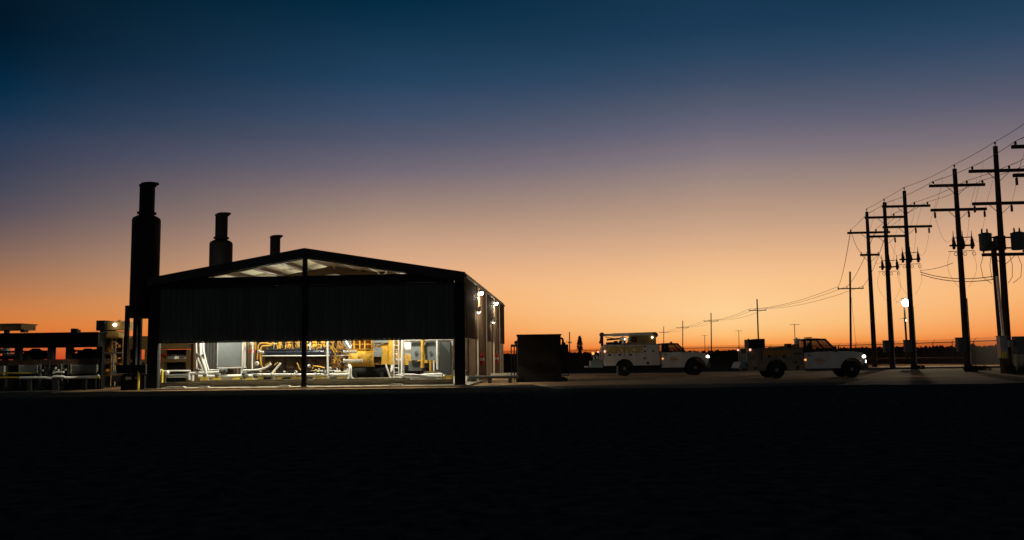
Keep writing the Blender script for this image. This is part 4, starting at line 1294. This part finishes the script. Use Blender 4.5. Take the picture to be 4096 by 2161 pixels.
def big_pole(key, base_px, D, top, arms, label, cluster=None, cab=None, hang=True):
    tp = at(top[0], top[1], D)
    b = Vector((gx(base_px, D), D, 0))
    t = Thing('utility_pole', label, 'utility pole', b, None, 'tall utility poles in a line')
    t.part('shaft', MB().tube([b, b + (tp - b) * .5, tp], .24, 14, .145), M['wood'])
    ax = lambda z: b + (tp - b) * (z / tp.z)
    mb = MB(); mb.cyl(tp, tp + UP * .12, .03, None, 8); insul(mb, tp + UP * .1)
    t.part('insulator', mb, M['porc'])
    info = dict(top=tp + UP * .32, ph=[])
    for k, (py, half, kind) in enumerate(arms):
        z = at(top[0], py, D).z
        c = ax(z) - PY * .22
        am = t.part('cross_arm', MB().bar(c - PX * half, c + PX * half, .18, .20).bar(c - PX * .75 + UP * -.06, c + PY * .08 - UP * .75, .03).bar(c + PX * .75 - UP * .06, c + PY * .08 - UP * .75, .03), M['wood'])
        offs = phase if kind != 's' else (-half + .1, half - .1)
        if kind == 'u':
            for o_ in phase:
                mb = MB(); insul(mb, c + PX * o_ + UP * .075, .26, .09); t.part('insulator', mb, M['porc'], am)
                info['ph'].append(c + PX * o_ + UP * .33)
            info['armz'] = z
        elif kind == 'h':
            for o_ in phase:
                mb = MB(); mb.cyl(c + PX * o_ + UP * -.07, c + PX * o_ - UP * .16, .03, None, 8)
                mb.lathe(c + PX * o_ - UP * .58, [(.06, 0), (.075, .04), (.075, .4), (.05, .43)], 10)
                t.part('arrester', mb, M['porc'], am)
            info['hang'] = [c + PX * o_ - UP * .55 for o_ in phase]
        else:
            for o_ in offs:
                mb = MB(); insul(mb, c + PX * o_ + UP * .075, .2, .07); t.part('insulator', mb, M['porc'], am)
            info['small'] = [c + PX * o_ + UP * .25 for o_ in offs]
    # jumpers from phase wires to the lower arm
    if 'hang' in info:
        for i in range(3):
            a = info['ph'][i] + PX * .55 + UP * (.12 if i else .2) - PY * .4
            h = info['hang'][i]
            mb = MB().tube([info['ph'][i], a, a - UP * .5 - PX * .1, h + PX * .05 + UP * .6, h + UP * .45], .008, 6)
            if cluster:
                cz = at(top[0], cluster, D).z
                tgt = ax(cz) + PX * (-.7 + .7 * i) - PY * .5 + UP * .5
                pts = []
                for j in range(9):
                    u = j / 8
                    pts.append(h + (tgt - h) * u - UP * (.9 * math.sin(math.pi * u)))
                mb.tube(pts, .008, 6)
            t.part('jumper', mb, M['wire'])
    if cluster:
        cz = at(top[0], cluster, D).z
        c = ax(cz)
        br = t.part('switch_bracket', MB().bar(c - PX * .85 - PY * .35, c + PX * .85 - PY * .35, .10, .12).bar(c - PY * .4 - UP * .02, c + PY * .1 - UP * .02, .3, .16).bar(c - PX * .6 - PY * .35 + UP * .55, c + PX * .75 - PY * .35 + UP * .6, .05, .06).bar(c - PX * .95 - PY * .3 - UP * .42, c + PX * .9 - PY * .3 - UP * .38, .03, .04), M['dark'])
        for o_ in (-.62, .02, .66):
            mb = MB(); q = c + PX * o_ - PY * .48
            mb.lathe(q - UP * .3, [(.05, 0), (.09, .06), (.12, .12), (.09, .3), (.13, .36), (.10, .5), (.11, .62), (.07, .8), (.03, 1.0), (.015, 1.35)], 10)
            mb.bar(q - UP * .1 + PX * .16, q + UP * .42 + PX * .06, .06, .05)
            mb.torus(q - UP * .62 + PX * .1, .12, .02, (0, 1, 0), 14, 6)
            t.part('cutout', mb, M['dark'], br)
        mb = MB()
        for o_ in (-.75, .7):
            pts = []
            for j in range(11):
                u = j / 10
                pts.append(c + PX * (o_ * (1 - .55 * u * u)) + PX * (.5 * o_ * math.sin(math.pi * u)) - UP * (.4 + 2.6 * u) - PY * .25)
            mb.tube(pts, .008, 6)
        t.part('cable_loop', mb, M['wire'])
    if cab:
        x0, x1, y0, y1 = cab
        a = at(x0, y1, D - .3); b2 = at(x1, y0, D - .3)
        cb = t.part('meter_cabinet', MB().box(a.x, b2.x, D - .6, D - .22, a.z, b2.z), M['dgrey'])
        t.part('hood', MB().box(a.x - .03, b2.x + .03, D - .63, D - .2, b2.z, b2.z + .05), M['dark'], cb)
        cx_ = (a.x + b2.x) / 2
        mb = MB().cyl((b.x + .12, D - .28, .004), (b.x + .10, D - .28, 5.2), .05, None, 8)
        t.part('conduit', mb, M['galv'])
    poles[key] = info
    return t


tE = big_pole('E', 4037, 56.0, (3981, 586), [(686, 1.9, 'u'), (816, 1.8, 'h'), (1020, 1.37, 's')], 'nearest wholly seen utility pole, carrying two grey transformer cans', None, None)
tD = big_pole('D', 3872, 61.0, (3818, 676), [(744, 1.95, 'u'), (841, 1.95, 'h')], 'second whole utility pole, standing just left of the one with transformer cans', 985, (3826, 3856, 1353, 1408))
tC = big_pole('C', 3656, 72.5, (3617, 764), [(827, 2.0, 'u'), (909, 2.05, 'h')], 'utility pole right in front of the bright yard lamp', 1040, (3617, 3642, 1362, 1410))
tB = big_pole('B', 3570, 76.0, (3537, 810), [(871, 1.85, 'u'), (947, 1.75, 'h')], 'utility pole just left of the bright yard lamp pole', 1070, (3534, 3556, 1364, 1410))
tA = big_pole('A', 3500, 81.5, (3467, 848), [(932, 2.0, 'u'), (1021, .9, 's')], 'thinnest and farthest of the tall utility poles, nearest the white trucks', None, None)
# the pole beyond the frame edge whose arms reach in
tF = big_pole('F', 4196, 49.0, (4170, 465), [(588, 1.9, 'u'), (702, 1.85, 'h')], 'utility pole at the photo edge with only its cross arm ends showing', None, None)
# transformer cans on E
D = 56.0
for x0, x1, y0, y1, sg in ((3921, 3963, 936, 1004, -1), (4049, 4094, 932, 1000, 1)):
    a = at(x0, y1, D - .3); b = at(x1, y0, D - .3)
    c = Vector(((a.x + b.x) / 2, D - .3, a.z)); r_ = (b.x - a.x) / 2; h = b.z - a.z
    k = tE.part('transformer', MB().lathe(c, [(r_ * .85, 0), (r_, .05), (r_, h - .08), (r_ * 1.06, h - .06), (r_ * 1.06, h), (r_ * .6, h + .07)], 22), M['dgrey'])
    mb = MB()
    for o_ in (-.2, .15): mb.lathe(c + Vector((o_, 0, h + .05)), [(.03, 0), (.06, .04), (.05, .22), (.02, .32)], 10)
    tE.part('bushing', mb, M['porc'], k)
mb = MB()
for py in (950, 992):
    a = at(3965, py, D - .2); b = at(4052, py, D - .2); mb.bar(a, b, .09, .10)
mb.box(*(lambda c: (c.x - .25, c.x + .30, D - .3, D + .2, c.z - .45, c.z + .5))(at(3995, 975, D)))
tE.part('transformer_bracket', mb, M['dark'])
mb = MB()
for o_ in (-1.1, -.6, .6, 1.1):
    c = at(3998, 1020, D) + PX * o_
    mb.tube([c + Vector((0, -.1, -.05)), c + Vector((o_ * .2, -.1, -.7)), c + Vector((o_ * .1, -.1, -1.5)), c + Vector((-o_ * .4, -.1, -1.9))], .016, 6)
tE.part('cable_loop', mb, M['wire'])
mb = MB()
cA = at(3560, 1075, 78.0)
# short stub pole with bright conduit next to E
D = 55.0
b = Vector((gx(4016, D), D, 0)); tp = at(3972, 965, D)
t = Thing('riser_pole', 'short dark pole with a silvery conduit close beside the transformer pole', 'pole', b)
t.part('shaft', MB().tube([b, (b + tp) / 2, tp], .2, 12, .16), M['wood'])
b2 = at(4012, 1345, D - .3); t2_ = at(3988, 1105, D - .3)
t.part('conduit', MB().cyl(b2, t2_, .085, None, 10), M['silver'])
cb = t.part('cabinet', MB().box(at(3998, 1440, D - .5).x, at(4027, 1440, D - .5).x, D - .7, D - .3, at(3998, 1432, D - .5).z, at(3998, 1347, D - .5).z), M['galv'])
t.part('hood', MB().box(at(3996, 1440, D - .5).x, at(4029, 1440, D - .5).x, D - .75, D - .28, at(3998, 1347, D - .5).z, at(3998, 1344, D - .5).z), M['grey'], cb)
t.part('lower_box', MB().box(at(4001, 1440, D - .5).x, at(4018, 1440, D - .5).x, D - .8, D - .72, at(3998, 1434, D - .5).z, at(3998, 1406, D - .5).z), M['safety'])
D = 54.0
t = Thing('switch_cabinet', 'grey switch cabinet on a pale stand at the photo edge past the poles', 'cabinet', (gx(4090, D), D, 0))
t.part('case', bw(MB(), 4070, 4112, 1346, 1418, D, .5), M['dgrey'])
mb = bw(MB(), 4066, 4110, 1420, 1428, D - .1, .6)
for px in (4068, 4084, 4100): bw(mb, px, px + 5, 1428, 1490, D, .1)
t.part('stand', mb, M['slab'])
t.part('meter', bw(MB(), 4040, 4052, 1362, 1388, D, .25), M['grey'])
t.part('valve_box', bw(MB(), 4084, 4112, 1450, 1480, D + .2, .4), M['dark'])
t.part('arm', bw(MB(), 4046, 4072, 1366, 1370, D + .05, .05), M['dark'])


def cat(a, b, sag, n=14):
    a = Vector(a); b = Vector(b)
    return [a + (b - a) * (i / n) - UP * (4 * sag * (i / n) * (1 - i / n)) for i in range(n + 1)]


order = ['F', 'E', 'D', 'C', 'B', 'A']
ext = poles['F']['top'] + (poles['F']['top'] - poles['E']['top']) * 2


def run(pts, label, r_=.016, sag=.012):
    allp = []
    for a, b in zip(pts, pts[1:]):
        seg = cat(a, b, sag * (Vector(b) - Vector(a)).length)
        allp += seg if not allp else seg[1:]
    single('overhead_wire', MB().tube(allp, r_, 6), M['wire'], label, 'wire', pts[0], None, 'overhead wires')


run([ext] + [poles[k]['top'] for k in order], 'topmost overhead wire running over the tips of the tall utility poles')
nmk = ['left', 'middle', 'right']
for i in range(3):
    pts = [poles[k]['ph'][i] for k in order]
    pts = [pts[0] + (pts[0] - pts[1]) * 2] + pts
    run(pts, f'overhead wire along the {["outer left", "middle", "outer right"][i]} insulators of the upper cross arms')

# distant poles
def far_pole(px, pybase, D, top, arms, label, r_=.16):
    tp = at(top[0], top[1], D); b = Vector((gx(px, D), D, 0))
    t = Thing('distant_pole', label, 'utility pole', b, None, 'distant utility poles')
    t.part('shaft', MB().tube([b, tp], r_, 8, r_ * .8), M['wood'])
    res = []
    for py, half in arms:
        c = at(top[0], py, D); c = b + (tp - b) * (c.z / tp.z) - Vector((0, .2, 0))
        am = t.part('cross_arm', MB().bar(c - PX * half, c + PX * half, .16, .18), M['wood'])
        mb = MB()
        for o_ in (-half + .1, -.6, half - .1):
            mb.lathe(c + PX * o_ + UP * .08, [(.05, 0), (.09, .1), (.05, .3)], 8)
        t.part('insulator', mb, M['porc'], am)
        res = [c + PX * o_ + UP * .38 for o_ in (-half + .1, -.6, half - .1)]
    return res


f1 = far_pole(3404, 1395, 144, (3400, 1087), [(1155, 2.15)], 'single slim pole with one cross arm between the trucks and the tall poles', .2)
f2 = far_pole(3036, 1400, 215, (3028, 1197), [(1242, 2.2)], 'distant pole with one cross arm rising behind the bed of the welder truck', .2)
f3 = far_pole(2846, 1400, 290, (2844, 1252), [(1285, 2.5)], 'distant pole with one cross arm midway between the two trucks, the tallest there', .2)
f4 = far_pole(2731, 1400, 350, (2731, 1283), [(1312, 2.4)], 'distant pole with one cross arm above the cab hood of the crane truck', .2)
f5 = far_pole(2655, 1400, 430, (2655, 1306), [(1330, 2.4)], 'far small pole with a cross arm just past the crane truck tool chest', .2)
f6 = far_pole(3182, 1400, 420, (3178, 1297), [(1299, 2.3)], 'far T-shaped pole seen above the cab of the welder truck', .2)
f7 = far_pole(2957, 1400, 530, (2955, 1322), [(1324, 2.0)], 'far small T-shaped pole just left of the welder truck', .2)
f8 = far_pole(2821, 1400, 620, (2818, 1341), [(1343, 2.0)], 'farthest tiny T-shaped pole between the two trucks', .22)
f9 = far_pole(2279, 1400, 190, (2278, 1328), [(1372, .4)], 'thin bare pole by the fence right of the generator enclosure', .13)
for i in range(3):
    run([poles['A']['ph'][i], f1[i], f2[i], f3[i], f4[i], f5[i]], f'thin wire running off along the distant poles from their {["near", "middle", "far"][i]} insulators', .03, .012)
a = poles['C']['hang'][2]; cE = at(3972, 1106, 56)
run([at(3680, 1088, 72.5), cE], 'low slack wire slung from the lamp-side pole to the transformer pole, upper of two', .03, .02)
run([at(3684, 1098, 72.5), at(3972, 1118, 56)], 'low slack wire slung from the lamp-side pole to the transformer pole, lower of two', .03, .02)
run([at(3680, 1082, 72.5), at(3812, 1052, 61)], 'rising wire between the second whole pole and the pole in front of the lamp', .02, .01)
run([poles['A']['small'][1], at(3530, 1040, 76)], 'short wire from the small lower arm of the farthest tall pole', .02, .02)
run([poles['A']['ph'][0] - UP * .1, poles['A']['small'][0]], 'drooping jumper wire on the farthest tall pole between its two arms', .02, .18)
single('guy_wire', MB().cyl((gx(3421, 144), 143, 0), at(3402, 1160, 144), .025, None, 6), M['wire'], 'slanting guy wire staying the single slim pole', 'wire', (gx(3421, 144), 143, 0))

# yard lamp poles
for i, (px, D, py, lens, en, lab) in enumerate(((3616, 95, 1213, 'lampc', 11000, 'slim yard lamp pole with the brightest white lamp, beside the tall poles'), (3617, 175, 1282, 'lamp', 4000, 'farther yard lamp with a small light below the brightest lamp'))):
    b = Vector((gx(px + 15 if i == 0 else px + 12, D), D, 0)); tp = at(px, py - 8, D)
    t = Thing('yard_lamp', lab, 'lamp', b, None, 'yard lamps on slim poles')
    t.part('pole', MB().tube([b, tp], .13, 10, .08), M['dark'])
    t.part('arm', MB().bar(tp - Vector((.9, 0, .1)), tp + Vector((.3, 0, 0)), .07), M['dark'])
    lp = at(px, py, D)
    t.part('housing', MB().box(lp.x - .3, lp.x + .3, D - .8, D + .1, lp.z + .43, lp.z + .52), M['dgrey'])
    t.part('lens', MB().ball((lp.x, D - .5, lp.z), .42 if i == 0 else .2, 12, .95), M[lens])
    t.light('SPOT', (lp.x, D - .9, lp.z - .1), en, (1, .80, .52), .25, (-.35, -1, -.55), 124, 1.0)

# ------------------------------------------------------------------ fence
path = [(-6, 197), (14, 194), (29.2, 150), (50, 131), (50, 106), (47.2, 83), (46.4, 60)]
t = Thing('chain_link_fence', 'long chain link fence with thin posts and top rail running across the far field', 'fence', (30, 130, 0))
pts = []
for (x0, y0), (x1, y1) in zip(path, path[1:]):
    L_ = math.hypot(x1 - x0, y1 - y0); n = max(1, int(L_ / 5.5))
    for k in range(n): pts.append((x0 + (x1 - x0) * k / n, y0 + (y1 - y0) * k / n))
pts.append(path[-1])
for x, y in pts:
    t.part('post', MB().cyl((x, y, 0), (x, y, 2.42), .045, None, 8).bar((x, y, 2.40), (x + .2, y - .2, 2.75), .03), M['fence'])
mb = MB()
for a, b in zip(path, path[1:]):
    mb.cyl((*a, 2.38), (*b, 2.38), .05, None, 8)
t.part('top_rail', mb, M['fence'])
mb = MB()
for a, b in zip(path, path[1:]):
    mb.add([(*a, .03), (*b, .03), (*b, 2.36), (*a, 2.36)], [(0, 1, 2, 3)])
t.part('netting', mb, M['mesh'])
mb = MB()
for k in range(3):
    for a, b in zip(path, path[1:]):
        mb.cyl((a[0] + .06 * k, a[1] - .06 * k, 2.5 + .1 * k), (b[0] + .06 * k, b[1] - .06 * k, 2.5 + .1 * k), .012, None, 5)
t.part('barbed_wire', mb, M['wire'])

# ------------------------------------------------------------------ scrub on the horizon
mb = MB(); random.seed(21)
for k in range(11000):
    x = random.uniform(-420, 420)
    y = random.uniform(340, 430) - .25 * x * (x > 0)
    hmax = 1.35 + .45 * (.5 + .5 * math.sin(x * .045)) * (.5 + .5 * math.sin(x * .013 + 1)) + .5 * random.random() ** 3 + (.7 * min(1, (x - 60) / 60) if x > 60 else 0)
    z = random.random() ** .8 * hmax
    s_ = random.uniform(.5, 1.3)
    d1 = Vector((random.uniform(-1, 1), random.uniform(-.6, .6), random.uniform(-.5, .5))).normalized() * s_
    d2 = Vector((random.uniform(-.4, .4), random.uniform(-.6, .6), 1)).normalized() * s_ * .7
    c = Vector((x, y, z))
    if z < s_ * .7: c.z = s_ * .6
    mb.add([c - d1 - d2 * .6, c + d1 * .6 - d2, c + d1 + d2 * .5, c - d1 * .5 + d2], [(0, 1, 2, 3)])
single('scrub', mb, M['leaf'], None, None, kind='stuff')
# the small slim tree left of the crane truck
D = 150.0
b = Vector((gx(2321, D), D, 0)); top = at(2321, 1345, D)
t = Thing('slim_tree', 'small dark slim tree standing by the fence left of the crane truck', 'tree', b)
t.part('trunk', MB().tube([b, (b + top) / 2, top - UP * .3], .20, 8, .05), M['wood'])
mb = MB(); random.seed(4)
H = top.z
for k in range(520):
    u = random.random()
    z = H * (.30 + .70 * u)
    wv = (.45 if u > .28 else .22) * (1 - ((u - .45) / .58) ** 2 if u > .45 else 1) + .05
    a = random.uniform(0, 2 * math.pi); rr_ = wv * math.sqrt(random.random()) * 1.1
    c = b + Vector((rr_ * math.cos(a), rr_ * math.sin(a), z))
    d1 = Vector((random.uniform(-1, 1), random.uniform(-1, 1), random.uniform(-1, 1))).normalized() * .14
    d2 = d1.cross(Vector((random.uniform(-1, 1), random.uniform(-1, 1), random.uniform(-1, 1)))).normalized() * .12
    mb.add([c - d1, c - d2, c + d1, c + d2], [(0, 1, 2, 3)])
t.part('crown', mb, M['leaf'])

# weeds round the pole feet and yard edge
wd = ['largest weed clump at the foot of the second whole utility pole', 'small weed clump between the second pole and the transformer pole', 'weed clump at the foot of the transformer pole', 'weed clump below the switch cabinet at the photo edge', 'low weed clump beside the pole in front of the lamp']
for i, (px, D, hh, wv) in enumerate(((3885, 60.5, .55, .5), (3925, 64, .4, .8), (4062, 55, .8, .7), (4092, 53, .6, .9), (3672, 71, .35, .6))):
    random.seed(60 + i)
    x0 = gx(px, D); mb = MB()
    for k in range(130):
        a = random.uniform(0, 2 * math.pi); q = random.random() ** .6 * wv
        c = Vector((x0 + q * math.cos(a), D + q * .6 * math.sin(a), .006))
        tip = c + Vector((random.uniform(-.25, .25), random.uniform(-.2, .2), hh * random.uniform(.4, 1.1)))
        sd = Vector((random.uniform(-1, 1), random.uniform(-1, 1), 0)).normalized() * .022
        md = (c + tip) / 2 + Vector((random.uniform(-.08, .08), 0, .08))
        mb.add([c - sd, c + sd, md + sd, md - sd, tip], [(0, 1, 2, 3), (3, 2, 4)])
    single('weed_clump', mb, M['leaf'], wd[i], 'weeds', (x0, D, 0), None, 'weeds around the poles')

# ------------------------------------------------------------------ render settings
S.view_settings.view_transform = 'Standard'
S.view_settings.look = 'None'
S.view_settings.exposure = 0
S.view_settings.gamma = 1
S.cycles.use_denoising = True
S.cycles.max_bounces = 6
S.cycles.sample_clamp_indirect = 4
S.cycles.transparent_max_bounces = 12
